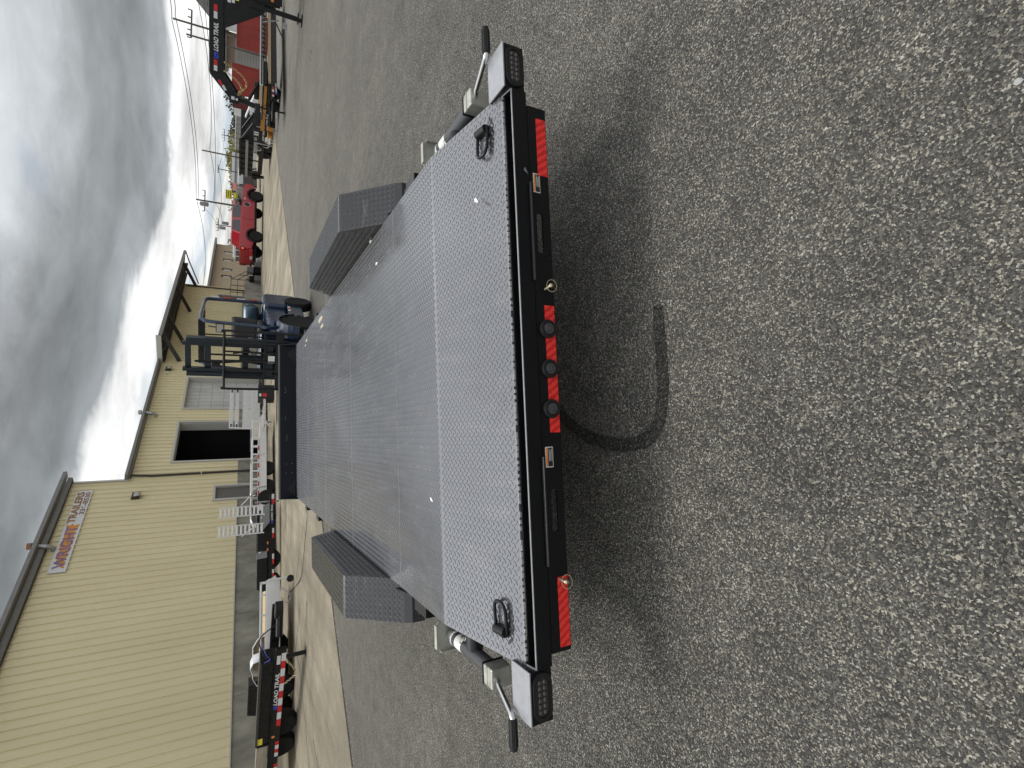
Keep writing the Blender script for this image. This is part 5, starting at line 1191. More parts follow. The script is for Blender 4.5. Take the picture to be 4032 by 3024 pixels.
# --- black dump trailer in the near left, jack leg down
t5, L5 = frame2('dump_trailer', (1130, 2555), (1090, 3024), .395); n5 = near_sign(t5)
tag(t5, 'big black dump trailer with red and white striped beam at the left edge', 'trailer')
L5x = L5+1.6
nbox(t5, n5, 'frame_beam', .0, L5x, .0, .09, .395, .60, M_BLK, .012); nbox(t5, n5, 'frame_beam', .4, L5x, 1.5, 1.59, .395, .60, M_BLK, .012)
nbox(t5, n5, 'dump_box', .40, 3.10, .06, .42, .60, .88, M_BLK, .02); nbox(t5, n5, 'box_top_rail', .40, 3.10, .03, .08, .84, .89, mat('rail_worn', (.05, .052, .06), .3), .006)
nbox(t5, n5, 'beam_lip', .3, L5x, -.015, .06, .595, .612, M_BLK)
for i in range(7): nbox(t5, n5, 'deck_plank', 3.18, L5x, .10+i*.19, .10+i*.19+.18, .62, .85 if i == 0 else .66, M_WOODG)
nbox(t5, n5, 'header_plate', 3.11, 3.17, .05, .45, .60, .86, M_BLK)
tape_row(t5, .10, 2.45, 10, n5*.003, .40, .485, 'white'); tape_row(t5, 3.0, 3.56, 4, n5*.003, .40, .475, 'red'); tape_row(t5, 3.84, 4.4, 4, n5*.003, .40, .475, 'red')
tube_part(t5, 'tongue', [(.05, -n5*.40, .52), (-.45, -n5*.62, .52)], .07, M_BLK, 8); nbox(t5, n5, 'coupler', -.62, -.30, .52, .72, .46, .62, M_BLK2, .02)
tube_part(t5, 'jack_leg', [(.30, -n5*.06, .40), (.28, -n5*.06, .02)], .045, M_BLK, 12); lathe_part(t5, 'jack_foot', [(.13, 0), (.13, .012), (.05, .02)], (.28, -n5*.06, .0), (0, 0, 1), M_BLK)
chain(t5, [(.30, n5*.02, .40), (.50, n5*.06, .26), (.75, n5*.06, .20), (1.05, n5*.02, .40)], M_BRASS)
tube_part(t5, 'cable', [(-.30, -n5*.4, .60), (-.20, -n5*.2, .90), (.10, -n5*.1, .84), (.30, 0, .70)], .012, M_RUB, 6, 6); tube_part(t5, 'blue_hose', [(.30, n5*.07-n5*.08, .80), (.20, n5*.01, .70), (.05, n5*.0, .78), (-.08, -n5*.2, .86)], .009, mat('hose_blue', (.05, .06, .35), .5), 6, 6)
lathe_part(t5, 'side_lamp', [(.035, 0), (.035, .015), (.02, .02)], (2.80, n5*.0, .53), (0, n5, 0), M_ORNG)
box_part(t5, 'caution_decal', 2.86, 3.08, min(-n5*.058, -n5*.056), max(-n5*.058, -n5*.056), .74, .85, M_YEL); box_part(t5, 'data_plate', .16, .42, min(n5*.003, n5*.001), max(n5*.003, n5*.001), .50, .57, M_RWHT)
f5 = facing(t5, n5, L5); logo_text(f5, L5-1.86, L5-.68, -.003, .492, .105)
q = MB(); fp = [(2.3, .60), (2.4, .93), (2.6, .99), (2.85, .93), (2.95, .60)]; q.strip([(a, -n5*1.65, b) for a, b in fp], (0, -n5*.25, 0)); q.build('far_fender', M_ALUW, t5, solid=.01, smooth=True)
q = MB(); q.prism([(3.0, .55), (3.15, 1.02), (4.3, 1.02), (4.5, .55)], (0, -n5*1.62, 0), (1, 0, 0), (0, 0, 1), (0, -n5*.25, 0)); q.build('far_fender', M_BLK, t5, bevel=.02)
for x_ in (2.9, 3.7):
    pneu(t5, (x_, -n5*.35, .37), (0, n5, 0), .37, .22, .21); pneu(t5, (x_, -n5*1.25, .37), (0, n5, 0), .37, .22, .21)

# ================================================================== RIGHT SIDE: ROW OF TRAILERS
# --- gooseneck trailer, neck towards the left of the view
gn, LG = frame2('gooseneck_trailer', (882, 20), (880, 292), 2.03); ng = near_sign(gn)
tag(gn, 'black gooseneck trailer with striped white-lettered neck beam at the right edge', 'trailer')
# local x runs left along the neck; x<0 is the riser and deck, out of the frame
zt, zb_ = 2.40, 2.03
for d0 in (0.0, 1.35):
    nbox(gn, ng, 'neck_beam', -2.2, LG, d0, d0+.12, zb_, zt, M_BLK, .012)
    q = MB(); q.prism([(LG-.001, zb_), (LG-.001, zt), (LG+.08, zt-.02), (LG+.62, 1.86), (LG+.72, 1.86), (LG+.72, 1.62), (LG+.52, 1.62)], (0, -ng*d0, 0), (1, 0, 0), (0, 0, 1), (0, -ng*.12, 0)); q.build('neck_end', M_BLK, gn, bevel=.01)
    q = MB(); q.prism([(-.45, zb_), (.55, zb_), (-.10, 1.02), (-.45, 1.02)], (0, -ng*(d0+.03), 0), (1, 0, 0), (0, 0, 1), (0, -ng*.05, 0)); q.build('riser_gusset', M_BLK, gn)
    nbox(gn, ng, 'riser', -.75, -.35, d0, d0+.12, .72, zb_, M_BLK, .012)
nbox(gn, ng, 'neck_crossbar', LG+.54, LG+.68, .12, 1.35, 1.64, 1.80, M_BLK)
nbox(gn, ng, 'deck_beam', -4.5, -.40, -.05, .10, .55, 1.02, M_BLK, .012); nbox(gn, ng, 'deck_beam', -4.5, -.40, 1.35, 1.5, .55, 1.02, M_BLK, .012); nbox(gn, ng, 'deck', -4.5, -.75, .10, 1.35, .96, 1.01, M_WOODG)
tube_part(gn, 'coupler_tube', [(LG+.60, -ng*.25, 1.66), (LG+.68, -ng*.25, 1.12)], .075, M_BLK2, 12); nbox(gn, ng, 'coupler_head', LG+.58, LG+.80, .14, .36, 1.02, 1.16, M_BLK2, .02)
# legs
for d0, x0 in ((-.10, -.22), (1.55, -.30)):
    q = MB(); q.bar((x0, -ng*d0, 1.35), (x0, -ng*d0, .03), .11, .11, (1, 0, 0)); q.build('landing_leg', M_BLK, gn, bevel=.006)
    box_part(gn, 'leg_foot', x0-.16, x0+.16, -ng*d0-.16, -ng*d0+.16, .012, .035, M_BLK, .004)
tube_part(gn, 'leg_brace', [(.10, ng*.05, 1.02), (-.05, ng*.05, .62)], .018, M_GALV, 6)
tube_part(gn, 'leg_brace', [(-.22, -ng*.05, .85), (.45, -ng*.3, .42)], .02, M_BLK2, 6)
# stripes and lettering on the near face of the neck
fg = facing(gn, ng, LG)   # x to the right as seen
for x0, w in ((LG-.20, 1), (.12, 1)):
    a = x0-.0; 
tape_row(fg, .02*LG, .19*LG, 2, -.003, zt-.21, zt-.12, 'white', gap=.006); tape_row(fg, .78*LG, .98*LG, 2, -.003, zt-.21, zt-.12, 'white', gap=.006)
logo_text(fg, .20*LG, .73*LG, -.003, zt-.24, .155)
for i, m_ in enumerate((M_RWHT, M_RED)):
    q = MB(); a = V3((-.36+i*.12, -.003, 2.01+i*.105)); q.obox(a, (.062, 0, .04), (0, .0015, 0), (-.018, 0, .028)); q.build('reflective_tape', m_, fg)
box_part(fg, 'decal', -.62, -.53, -.004, -.002, 1.73, 1.82, M_RWHT)
lathe_part(fg, 'round_decal', [(.035, 0), (.034, .003)], (-.59, -.003, 1.67), (0, -1, 0), M_RWHT, 14)
for x_, z_, m_, w, h in ((LG+.10, 1.86, M_RWHT, .16, .08), (LG+.12, 1.76, M_RWHT, .14, .08), (LG+.20, 1.66, M_YEL, .10, .08), (LG+.45, .78, M_ORNG, .14, .07)):
    box_part(fg, 'decal', x_, x_+w, -.128, -.122, z_, z_+h, m_) if z_ > 1 else box_part(fg, 'side_lamp', x_, x_+w, -.06, -.052, z_, z_+h, m_)
chain(gn, [(LG-.30, -ng*.6, 2.03), (LG-.05, -ng*.62, 1.55), (LG+.22, -ng*.66, 1.42), (LG+.50, -ng*.70, 1.68)], M_CHAIN, .008, .07)
chain(gn, [(LG-.05, -ng*.8, 2.03), (LG+.15, -ng*.8, 1.66), (LG+.40, -ng*.76, 1.55), (LG+.56, -ng*.74, 1.68)], M_CHAIN, .008, .07)
nbox(gn, ng, 'hitch_ring', -.05, .12, .3, .36, .38, .50, M_GALV)

# --- flatbed with stake pockets behind the gooseneck
fb2, LF = frame2('flatbed_trailer', (1086, 70), (1090, 385), .35); nf = near_sign(fb2)
tag(fb2, 'black flatbed trailer with pocketed rub rail under the gooseneck beam', 'trailer')
nbox(fb2, nf, 'main_beam', -2.0, LF, .10, .22, .33, .56, M_BLK, .01); nbox(fb2, nf, 'main_beam', -2.0, LF, 1.3, 1.42, .33, .56, M_BLK, .01)
nbox(fb2, nf, 'timber_edge', -1.0, LF-.9, .0, .08, .56, .66, M_WOOD)
nbox(fb2, nf, 'rub_rail', -2.0, LF-.6, -.06, -.03, .88, .93, M_BLK); nbox(fb2, nf, 'rub_rail', -2.0, LF-.6, -.06, -.03, .72, .77, M_BLK)
for i in range(13): nbox(fb2, nf, 'stake_pocket', -.9+i*.34, -.9+i*.34+.10, -.03, .0, .72, .93, M_BLK)
nbox(fb2, nf, 'deck', -2.0, LF-.6, .0, 1.6, .80, .85, M_BLK2); nbox(fb2, nf, 'side_channel', -2.0, LF-.6, .001, .05, .85, .97, mat('white_wrap', (.70, .70, .69), .5))
tube_part(fb2, 'drawbar', [(LF-.8, -nf*.3, .45), (LF+.5, -nf*.75, .45)], .06, M_BLK, 8); tube_part(fb2, 'drawbar', [(LF-.8, -nf*1.2, .45), (LF+.5, -nf*.75, .45)], .06, M_BLK, 8)
tube_part(fb2, 'tongue_jack', [(LF+.0, -nf*.6, .02), (LF+.0, -nf*.6, 1.0)], .035, M_BLK2, 8); lathe_part(fb2, 'jack_foot', [(.10, 0), (.10, .012)], (LF, -nf*.6, .0), (0, 0, 1), M_BLK2)
tube_part(fb2, 'jack_crank', [(LF, -nf*.6, .95), (LF+.16, -nf*.6, 1.0)], .015, M_RWHT, 6)
ff = facing(fb2, nf, LF); tape_row(ff, .30, .62, 2, -.10+.097, .45, .52, 'white'); tape_row(ff, .02, .2, 2, -.003, .45, .52, 'white')
q = empty('lettering_beam', (0, 0, 0)); q.parent = ff
box_part(q, 'letter_plate', .15, 1.0, -.004, .02, .33, .44, M_BLK); logo_text(q, .20, .92, -.006, .34, .08)
chain(fb2, [(LF-.9, nf*.0-nf*.2, .42), (LF-.6, nf*.05, .22), (LF-.2, -nf*.1, .12), (LF+.0, -nf*.5, .14)], M_GALV)
q = MB(); q.bar((LF-1.4, -nf*.4, .95), (LF-.1, -nf*.5, 1.35), .20, .04); q.build('stowed_ramp', M_BLK2, fb2)
tube_part(fb2, 'wire_loom', [(LF-.3, -nf*.6, .6), (LF+.1, -nf*.5, .9), (LF+.4, -nf*.6, .75), (LF+.5, -nf*.7, .4)], .012, M_RUB, 6, 6)
pneu(fb2, (LF-1.6, -nf*1.0, 1.05), (0, 0, 1), .33, .2, .19, 0); 

# --- yellow-marked equipment trailer further along
et, LE = frame2('deckover_trailer', (1075, 360), (1062, 520), .35); ne = near_sign(et)
tag(et, 'black trailer with orange deck edge and yellow parts behind the striped neck', 'trailer')
nbox(et, ne, 'main_beam', -.3, LE, .0, .12, .33, .58, M_BLK); nbox(et, ne, 'main_beam', -.3, LE, 1.3, 1.42, .33, .58, M_BLK)
nbox(et, ne, 'deck_edge', -.2, LE, -.04, .0, .60, .78, M_YSTEEL); nbox(et, ne, 'deck', -.2, LE, .0, 1.4, .60, .76, M_BLK2)
nbox(et, ne, 'timber_stack', .2, 1.6, .1, .6, .80, .95, M_WOOD); nbox(et, ne, 'ramp_tail', LE-.3, LE-.1, .1, 1.3, .80, 1.05, M_BLK2)
nbox(et, ne, 'yellow_tank', LE-.5, LE-.2, -.15, -.05, .20, .50, M_YSTEEL, .03); nbox(et, ne, 'yellow_tank', LE+.1, LE+.3, -.15, .3, .22, .45, M_YSTEEL, .03)
q = MB(); q.bar((.3, -ne*.2, 1.0), (2.6, -ne*.5, 1.45), .12, .05); q.build('white_ramp', M_WHT, et)
tube_part(et, 'tongue_jack', [(LE+.5, -ne*.6, .02), (LE+.5, -ne*.6, .95)], .04, M_GALV, 8)
tape_row(et, .3, 1.1, 4, ne*.003, .36, .44, 'white')
fe = facing(et, ne, LE); logo_text(fe, .3, 1.2, -.003, .47, .09)
chain(et, [(LE+.2, ne*.05, .35), (LE+.5, ne*.2, .15), (LE+.8, ne*.0, .25)], M_GALV, .008, .06)
for x_ in (.4, 1.2): pneu(et, (x_, -ne*.3, .36), (0, ne, 0), .36, .22, .2)

# --- black dump trailer with raised gate
dp, LD = frame2('high_side_trailer', (1060, 500), (1040, 690), .30); nd = near_sign(dp)
tag(dp, 'black high-sided dump trailer with a slanted ladder ramp, right of the red pickup', 'trailer')
nbox(dp, nd, 'main_beam', -.3, LD, .0, .12, .45, .70, M_BLK); nbox(dp, nd, 'main_beam', -.3, LD, 1.6, 1.72, .45, .70, M_BLK)
nbox(dp, nd, 'dump_box', 2.2, LD+.6, .0, 1.8, 1.0, 1.70, M_BLK2, .03); nbox(dp, nd, 'box_rail', 2.15, LD+.65, -.06, .04, 1.66, 1.76, M_BLK); nbox(dp, nd, 'box_rail', 2.15, LD+.65, -.06, .04, 1.28, 1.42, M_GREYP)
for i in range(6): nbox(dp, nd, 'box_rib', 2.4+i*.75, 2.48+i*.75, -.05, -.001, 1.0, 1.66, M_BLK2)
for k in (0, 1):
    q = MB(); q.bar((.2, -nd*(.1+k*.55), 1.05), (2.2, -nd*(.1+k*.55), 1.60), .06, .12); q.build('ramp_rail', M_BLK, dp)
for i in range(9):
    t_ = i/8; q = MB(); q.bar((.25+1.9*t_, -nd*.1, 1.07+.53*t_), (.25+1.9*t_, -nd*.65, 1.07+.53*t_), .06, .05); q.build('ramp_rung', M_BLK2, dp)
nbox(dp, nd, 'battery_box', .5, 1.4, -.08, .5, .72, 1.05, M_BLK2, .02); nbox(dp, nd, 'white_slat', .7, .82, -.10, -.081, .80, 1.02, M_RWHT); nbox(dp, nd, 'white_slat', .95, 1.07, -.10, -.081, .80, 1.02, M_RWHT)
tube_part(dp, 'tongue_jack', [(2.0, nd*.1, .02), (2.0, nd*.1, .9)], .04, M_GALV, 8); tube_part(dp, 'pump_hose', [(2.3, nd*.05, .9), (2.8, nd*.08, .6), (3.2, nd*.06, 1.0), (3.6, nd*.05, .7)], .03, M_GREYP, 6, 6)
fd = facing(dp, nd, LD); logo_text(fd, LD-1.9, LD-.6, -.003, .50, .12)
for x_ in (3.0, 3.9): pneu(dp, (x_, -nd*.2, .40), (0, nd, 0), .40, .24, .22)
nbox(dp, nd, 'tail_post', LD+.4, LD+.6, -.02, .1, .30, 1.0, M_BLK); chain(dp, [(1.6, nd*.02, .5), (1.9, nd*.15, .2), (2.3, nd*.1, .3), (2.5, nd*.02, .5)], M_GALV, .01, .08)

# --- last trailers before the pickup
lt, LT_ = frame2('small_dump_trailer', (1010, 662), (1012, 735), .35); nl = near_sign(lt)
tag(lt, 'black trailer carrying white hoses just right of the red pickup nose', 'trailer')
nbox(lt, nl, 'frame_beam', 0, LT_, 0, .15, .35, .75, M_BLK); nbox(lt, nl, 'body', .8, LT_, .05, 1.8, .75, 1.6, M_BLK2, .03); nbox(lt, nl, 'red_panel', 1.6, 3.2, .03, .049, 1.1, 1.5, mat('faded_red', (.22, .05, .04), .6)); nbox(lt, nl, 'white_box', .0, 1.4, .3, 1.6, 1.2, 2.1, M_WHT, .05)
tube_part(lt, 'white_hose', [(.6, nl*.1, .6), (1.2, nl*.12, 1.1), (1.9, nl*.1, .7), (1.4, nl*.1, .5)], .09, M_WHT, 8, 6)
for x_ in (2.2, 3.4): pneu(lt, (x_, nl*.05, .40), (0, nl, 0), .40, .25, .22)

# ================================================================== RIGHT BACKGROUND
def bld(name, pa, pb, dist, depth, zt_, m, label, cat='building', z0=0.0):
    A, B = at(*pa, dist), at(*pb, dist); d = (B-A)[:2]; L = float(np.hypot(*d)); A[2] = z0
    r_ = heading(name, A, (d[0], d[1])); n = near_sign(r_); tag(r_, label, cat); nbox(r_, n, 'wall', 0, L, 0, depth, 0, zt_, m); return r_, L, n
def hz(x, y, dist): return float(at(x, y, dist)[2])
# red shipping containers with corrugated sides
def container(pa, pb, dist, zt_, m, label):
    A, B = at(*pa, dist), at(*pb, dist); d = (B-A)[:2]; L = float(np.hypot(*d)); A[2] = 0
    r_ = heading('shipping_container', A, (d[0], d[1])); n = near_sign(r_); tag(r_, label, 'container', 'red shipping containers')
    q = MB(); k = int(L/.28); pts = []
    for i in range(k+1):
        a = L*i/k; pts += [(a, 0.0 if i % 2 else n*-.04)]
    q.strip([(a, b, .12) for a, b in pts], (0, 0, zt_-.2)); q.build('side_panel', m, r_)
    nbox(r_, n, 'shell', 0.02, L-.02, .06, 2.4, .1, zt_-.02, m); nbox(r_, n, 'top_rail', 0, L, -.01, .06, zt_-.1, zt_, m); nbox(r_, n, 'bottom_rail', 0, L, -.01, .06, 0, .14, m)
    for x_ in (0, L-.12): nbox(r_, n, 'corner_post', x_, x_+.12, -.012, .06, .14, zt_-.1, m)
    return r_
container((1000, 268), (1000, 389), 62, hz(912, 330, 62), M_CONT, 'bright red shipping container seen under the gooseneck neck')
container((990, 398), (990, 440), 66, hz(917, 420, 66), M_CONTD, 'dark maroon shipping container behind the coupler post')
container((1000, 55), (1000, 205), 55, hz(932, 130, 55), M_CONT, 'red shipping container partly hidden behind the gooseneck riser')
# brown shop with grey roller door, white house gable
b1, LB1, nb1 = bld('shop_building', (990, 150), (990, 292), 75, 8, hz(893, 200, 75), M_BROWNW, 'brown shop with a wide grey roller door behind the red containers')
zr = hz(925, 220, 75); nbox(b1, nb1, 'roller_door', LB1*.12, LB1*.92, -.06, -.001, .2, zr, M_GREYW)
for i in range(8): nbox(b1, nb1, 'door_slat', LB1*.12, LB1*.92, -.09, -.061, .3+i*(zr-.4)/8, .3+i*(zr-.4)/8+.05, M_GREYP)
nbox(b1, nb1, 'roof', -.5, LB1+.5, -.6, 8.5, hz(893, 200, 75)+.002, hz(887, 200, 75), M_TRIM)
tube_part(b1, 'gutter_pipe', [(LB1*.1, nb1*.2, .2), (LB1*.1, nb1*.2, zr+1)], .06, M_TRIM, 6)
b2, LB2, nb2 = bld('white_house', (1000, -60), (1000, 150), 68, 9, hz(878, 60, 68), M_WHTB, 'white gabled building behind the gooseneck riser at the right edge')
q = MB(); zl, zh = hz(878, 60, 68), hz(800, 0, 68); q.prism([(-1, zl), (LB2*.62, zh+.6), (LB2+.6, zl-.2), (LB2*.62, zh-.3)], (0, nb2*.5, 0), (1, 0, 0), (0, 0, 1), (0, -nb2*9.5, 0)); q.build('gable_roof', M_TRIM, b2)
q = MB(); q.prism([(0, zl-.01), (LB2*.62, zh-.2), (LB2, zl-.3)], (0, -nb2*.01, 0), (1, 0, 0), (0, 0, 1), (0, -nb2*8, 0)); q.build('gable_wall', M_WHTB, b2)
# grey block fence wall and yard shed
b3, LB3, nb3 = bld('block_wall', (985, 436), (985, 600), 85, .4, hz(930, 500, 85), M_GREYW, 'grey block yard wall between the maroon container and black trailers', 'wall')
for i in range(1, 9): nbox(b3, nb3, 'pilaster', i*LB3/9-.15, i*LB3/9+.15, -.08, -.001, 0, hz(928, 500, 85), M_GREYW)
nbox(b3, nb3, 'coping', -.1, LB3+.1, -.15, .5, hz(930, 500, 85)+.002, hz(926, 500, 85), M_WHTB)
b3b, L3b, n3b = bld('storage_shed', (990, 434), (990, 470), 82, 4, hz(921, 450, 82), M_WHTB, 'small white storage shed at the end of the grey block wall')
wd_ = at(945, 470, 78); 
# white shop buildings along the road
b4, LB4, nb4 = bld('store_building', (985, 543), (985, 612), 150, 12, hz(911, 580, 150), M_WHTB, 'white store with painted coloured murals beyond the black trailers')
for i in range(7):
    m_ = (M_YEL, M_SIGNP, mat('mural_green', (.2, .35, .2), .6), M_GREYW, M_YEL, mat('mural_teal', (.2, .4, .42), .6), M_SIGNP)[i]
    nbox(b4, nb4, 'mural_panel', .4+i*LB4/7.3, .4+(i+.75)*LB4/7.3, -.1, -.001, 1.2+.3*(i % 3), 2.6+.4*((i*2) % 3), m_)
b5, LB5, nb5 = bld('strip_building', (985, 612), (985, 735), 140, 14, hz(912, 680, 140), M_WHTB, 'long low white commercial building behind the pickup nose')
nbox(b5, nb5, 'roof_band', -.3, LB5+.3, -.4, 14.2, hz(924, 680, 140)-.25, hz(924, 680, 140), M_TRIM)
for i in range(5): nbox(b5, nb5, 'bay_window', 1+i*LB5/5, 1+(i+.6)*LB5/5, -.05, -.001, .8, 2.6, M_GLASS if i in (0, 1, 4) else M_GREYW)
b6, LB6, nb6 = bld('roadside_building', (985, 735), (985, 930), 190, 14, hz(925, 800, 190), M_GREYW, 'grey roadside buildings seen over the pickup roof')
b7, LB7, nb7 = bld('cream_house', (985, 925), (985, 985), 85, 8, hz(907, 960, 85), mat('cream_wall', (.5, .45, .36), .7, var=.1), 'cream building behind the white van by the brick block')
# signs
def sign(pa, pb, dist, m, label, ztop, zbot, lines, name='roadside_sign'):
    A, B = at(*pa, dist), at(*pb, dist); d = (B-A)[:2]; L = float(np.hypot(*d)); A[2] = 0
    r_ = heading(name, A, (d[0], d[1])); n = near_sign(r_); tag(r_, label, 'sign'); nbox(r_, n, 'panel', 0, L, 0, .25, zbot, ztop, m)
    for x_ in (L*.2, L*.75): nbox(r_, n, 'post', x_, x_+.2, .26, .46, 0, ztop-.1, M_TRIM)
    for i in range(lines): 
        z_ = zbot+(ztop-zbot)*(.18+.68*i/max(1, lines-1 if lines > 1 else 1)); nbox(r_, n, 'text_line', L*.12, L*(.88-.1*(i % 2)), -.03, -.001, z_, z_+(ztop-zbot)*.08, M_INK if m is M_SIGNY else M_RED)
    return r_
sign((900, 747), (900, 783), 110, M_SIGNY, 'tall yellow roadside sign above the pickup bonnet', hz(889, 765, 110), hz(913, 765, 110), 3)
sign((925, 759), (925, 781), 108, M_SIGNY, 'small yellow sign hung below the tall yellow one', hz(919, 770, 108), hz(935, 770, 108), 1)
sign((920, 719), (920, 748), 118, M_SIGNP, 'pink and white billboard right of the yellow sign', hz(914, 735, 118), hz(934, 735, 118), 2)
sign((920, 788), (920, 806), 120, M_SIGNP, 'small pink billboard left of the yellow sign', hz(914, 797, 120), hz(927, 797, 120), 2)
# white van
vn, LV = frame2('white_van', (985, 958), (985, 1050), .6); 
vA = at(985, 962, 58); vB = at(985, 1048, 58); col.objects.unlink(vn); bpy.data.objects.remove(vn)
d = (vB-vA)[:2]; LV = float(np.hypot(*d)); vA[2] = 0; vn = heading('white_van', vA, (d[0], d[1])); nv = near_sign(vn)
tag(vn, 'white van with dark side windows parked behind the red pickup tailgate', 'van')
ztv = hz(917, 1000, 58)
q = MB(); q.prism([(0, .5), (0, ztv*.62), (.12, ztv*.97), (.3, ztv), (LV-.7, ztv), (LV-.1, ztv*.66), (LV, ztv*.5), (LV, .5)], (0, 0, 0), (1, 0, 0), (0, 0, 1), (0, -nv*1.8, 0)); q.build('body', M_WHT, vn, bevel=.05)
for a, b in ((.12, .32), (.36, .60), (.64, .84)): nbox(vn, nv, 'window', LV*a, LV*b, -.02, -.001, ztv*.66, ztv*.9, M_GLASS)
for x_ in (LV*.18, LV*.8): pneu(vn, (x_, nv*-.08, .36), (0, nv, 0), .36, .22, .22)
# junk pallets and crates by the stairs
pj = at(1000, 1072, 50); pj[2] = 0
pl = heading('crate_pile', pj, (.9, .3)); tag(pl, 'grey crates and black parts piled at the foot of the dock stairs', 'crates')
for i, (x_, y_, z_, w, m_) in enumerate(((0, 0, 0, .6, M_BLK2), (.7, .2, 0, .5, M_GREYP), (-.7, .1, 0, .5, M_TRIM), (.1, .1, .6, .5, M_GREYP), (-.6, .3, .5, .4, M_BLK2), (1.3, 0, 0, .4, M_RWHT))): box_part(pl, 'crate', x_, x_+w, y_, y_+w, z_, z_+w, m_, .02)
# distribution poles and their lines
POLES = []
def pole(top, base_y, dist, arms, label, r=.10, lean=None, gear=0):
    T_ = at(*top, dist); B_ = at(985, base_y, dist); B_[2] = 0
    if lean is None: B_[:2] = T_[:2]
    r_ = empty('utility_pole', B_); tag(r_, label, 'pole', 'utility poles along the road')
    q = MB(); q.tube([(0, 0, 0), T_-B_], [r, r*.7], 8); q.build('shaft', M_POLE, r_, smooth=True)
    H = T_-B_; rt = V3((R2[0], R2[1], 0)); rt /= np.linalg.norm(rt); tips = []
    for dz, hw in arms:
        c = H*(1-dz/max(.1, H[2])); q = MB(); q.bar(c-rt*hw, c+rt*hw, .11, .11); q.build('cross_arm', M_POLE, r_)
        for k in (-1, -.45, .45, 1):
            q = MB(); q.cyl(c+rt*hw*k+[0, 0, .05], c+rt*hw*k+[0, 0, .28], .05, 6); q.build('insulator', M_GREYP, r_)
        tips += [B_+c+rt*hw*k+[0, 0, .28] for k in (-1, 1)]
    for g_ in range(gear):
        c = H*(1-(1.3+g_*.4)/H[2]); q = MB(); q.lathe([(.22, 0), (.25, .1), (.25, .8), (.2, .9)], c+rt*(.4 if g_ % 2 else -.4), (0, 0, 1), 12); q.build('transformer', M_GREYP, r_, smooth=True)
    tips.append(B_+H); POLES.append(tips); return r_
pole((680, 72), 110, 58, ((1.3, 1.15),), 'leaning-looking pole with one cross arm at the right edge above the neck')
pole((733, 134), 182, 60, (), 'bare pole rising behind the lettered neck beam')
pole((795, 591), 625, 70, (), 'bare pole above the black high-sided trailer')
pole((772, 785), 830, 75, ((.9, 1.25), (4.3, .9)), 'big pole with two cross arms above the pickup cab', r=.14, gear=1)
pole((851, 884), 900, 95, ((.3, .9),), 'pole with twin transformers left of the pickup cab', gear=2)
pole((856, 664), 676, 105, ((.2, .6), (2.0, .5)), 'thin double-arm pole right of the yellow sign')
pole((873, 530), 545, 130, ((.5, 1.2), (3.2, 1.0)), 'distant pole with cross arms behind the slanted ladder ramp')
def wire(a, b, sag, label):
    pts = [a+(b-a)*t_-np.array([0, 0, sag*4*t_*(1-t_)]) for t_ in np.linspace(0, 1, 14)]; q = MB(); q.tube(pts, .024, 4); tag(q.build('overhead_wire', M_WIRE), label, 'wire', 'overhead wires')
wire(at(676, 74, 58), at(772, 783, 75), .5, 'upper of the two wires from the right edge pole to the big pole')
wire(at(690, 60, 58), at(780, 783, 75), .5, 'lower of the two wires from the right edge pole to the big pole')
wire(at(676, 74, 58), at(655, -60, 50), .1, 'wire leaving the right edge pole out of the picture, upper'); wire(at(690, 60, 58), at(672, -60, 50), .1, 'wire leaving the right edge pole out of the picture, lower')
wire(at(775, -20, 60), at(826, 590, 72), .5, 'thin wire crossing low behind the neck towards the bare pole'); wire(at(826, 590, 72), at(838, 790, 76), .3, 'thin wire from the bare pole to the big pole')
wire(at(800, -20, 60), at(845, 790, 76), .4, 'lowest thin wire crossing behind the neck')
wire(at(776, 795, 75), at(851, 884, 95), .4, 'wire from the big pole to the transformer pole'); wire(at(845, 795, 75), at(870, 890, 95), .4, 'lower wire from the big pole to the transformer pole')
wire(at(776, 795, 75), at(800, 1120, 80), .5, 'wire from the big pole back to the brick block eave'); wire(at(860, 664, 105), at(856, 884, 95), .5, 'wire between the thin pole and the transformer pole'); wire(at(873, 530, 130), at(858, 664, 105), .5, 'wire between the two far poles')
# trees on the skyline
def leaf_crown(c, rx, ry, rz, n, size, m, parent):
    """crown of many small leaf clumps scattered unevenly through the volume"""
    q = MB(); k = 0; lobes = [(rng.normal(0, .45, 3)*[rx, ry, rz*.7], random.uniform(.35, .62)) for _ in range(9)]
    for _ in range(n):
        lo, r_ = lobes[rng.integers(len(lobes))]; v = rng.normal(0, 1, 3); v /= np.linalg.norm(v); rad = rng.uniform(.35, 1)**.5
        p = V3(c)+lo+v*rad*r_*V3((rx, ry, rz)); a = rng.normal(0, 1, 3); a /= np.linalg.norm(a); b = np.cross(a, rng.normal(0, 1, 3)); b /= np.linalg.norm(b)+1e-9; s_ = size*rng.uniform(.6, 1.4)
        q.add([p-a*s_, p+b*s_*.6, p+a*s_, p-b*s_*.6], [(0, 1, 2, 3)])
    return q.build('crown', m, parent)
M_LEAF = mat('leaf_dark', (.032, .048, .018), .7, var=.4, vscale=1.2); M_LEAFY = mat('leaf_olive', (.12, .115, .022), .7, var=.35, vscale=1.0, color2=(.22, .20, .03))
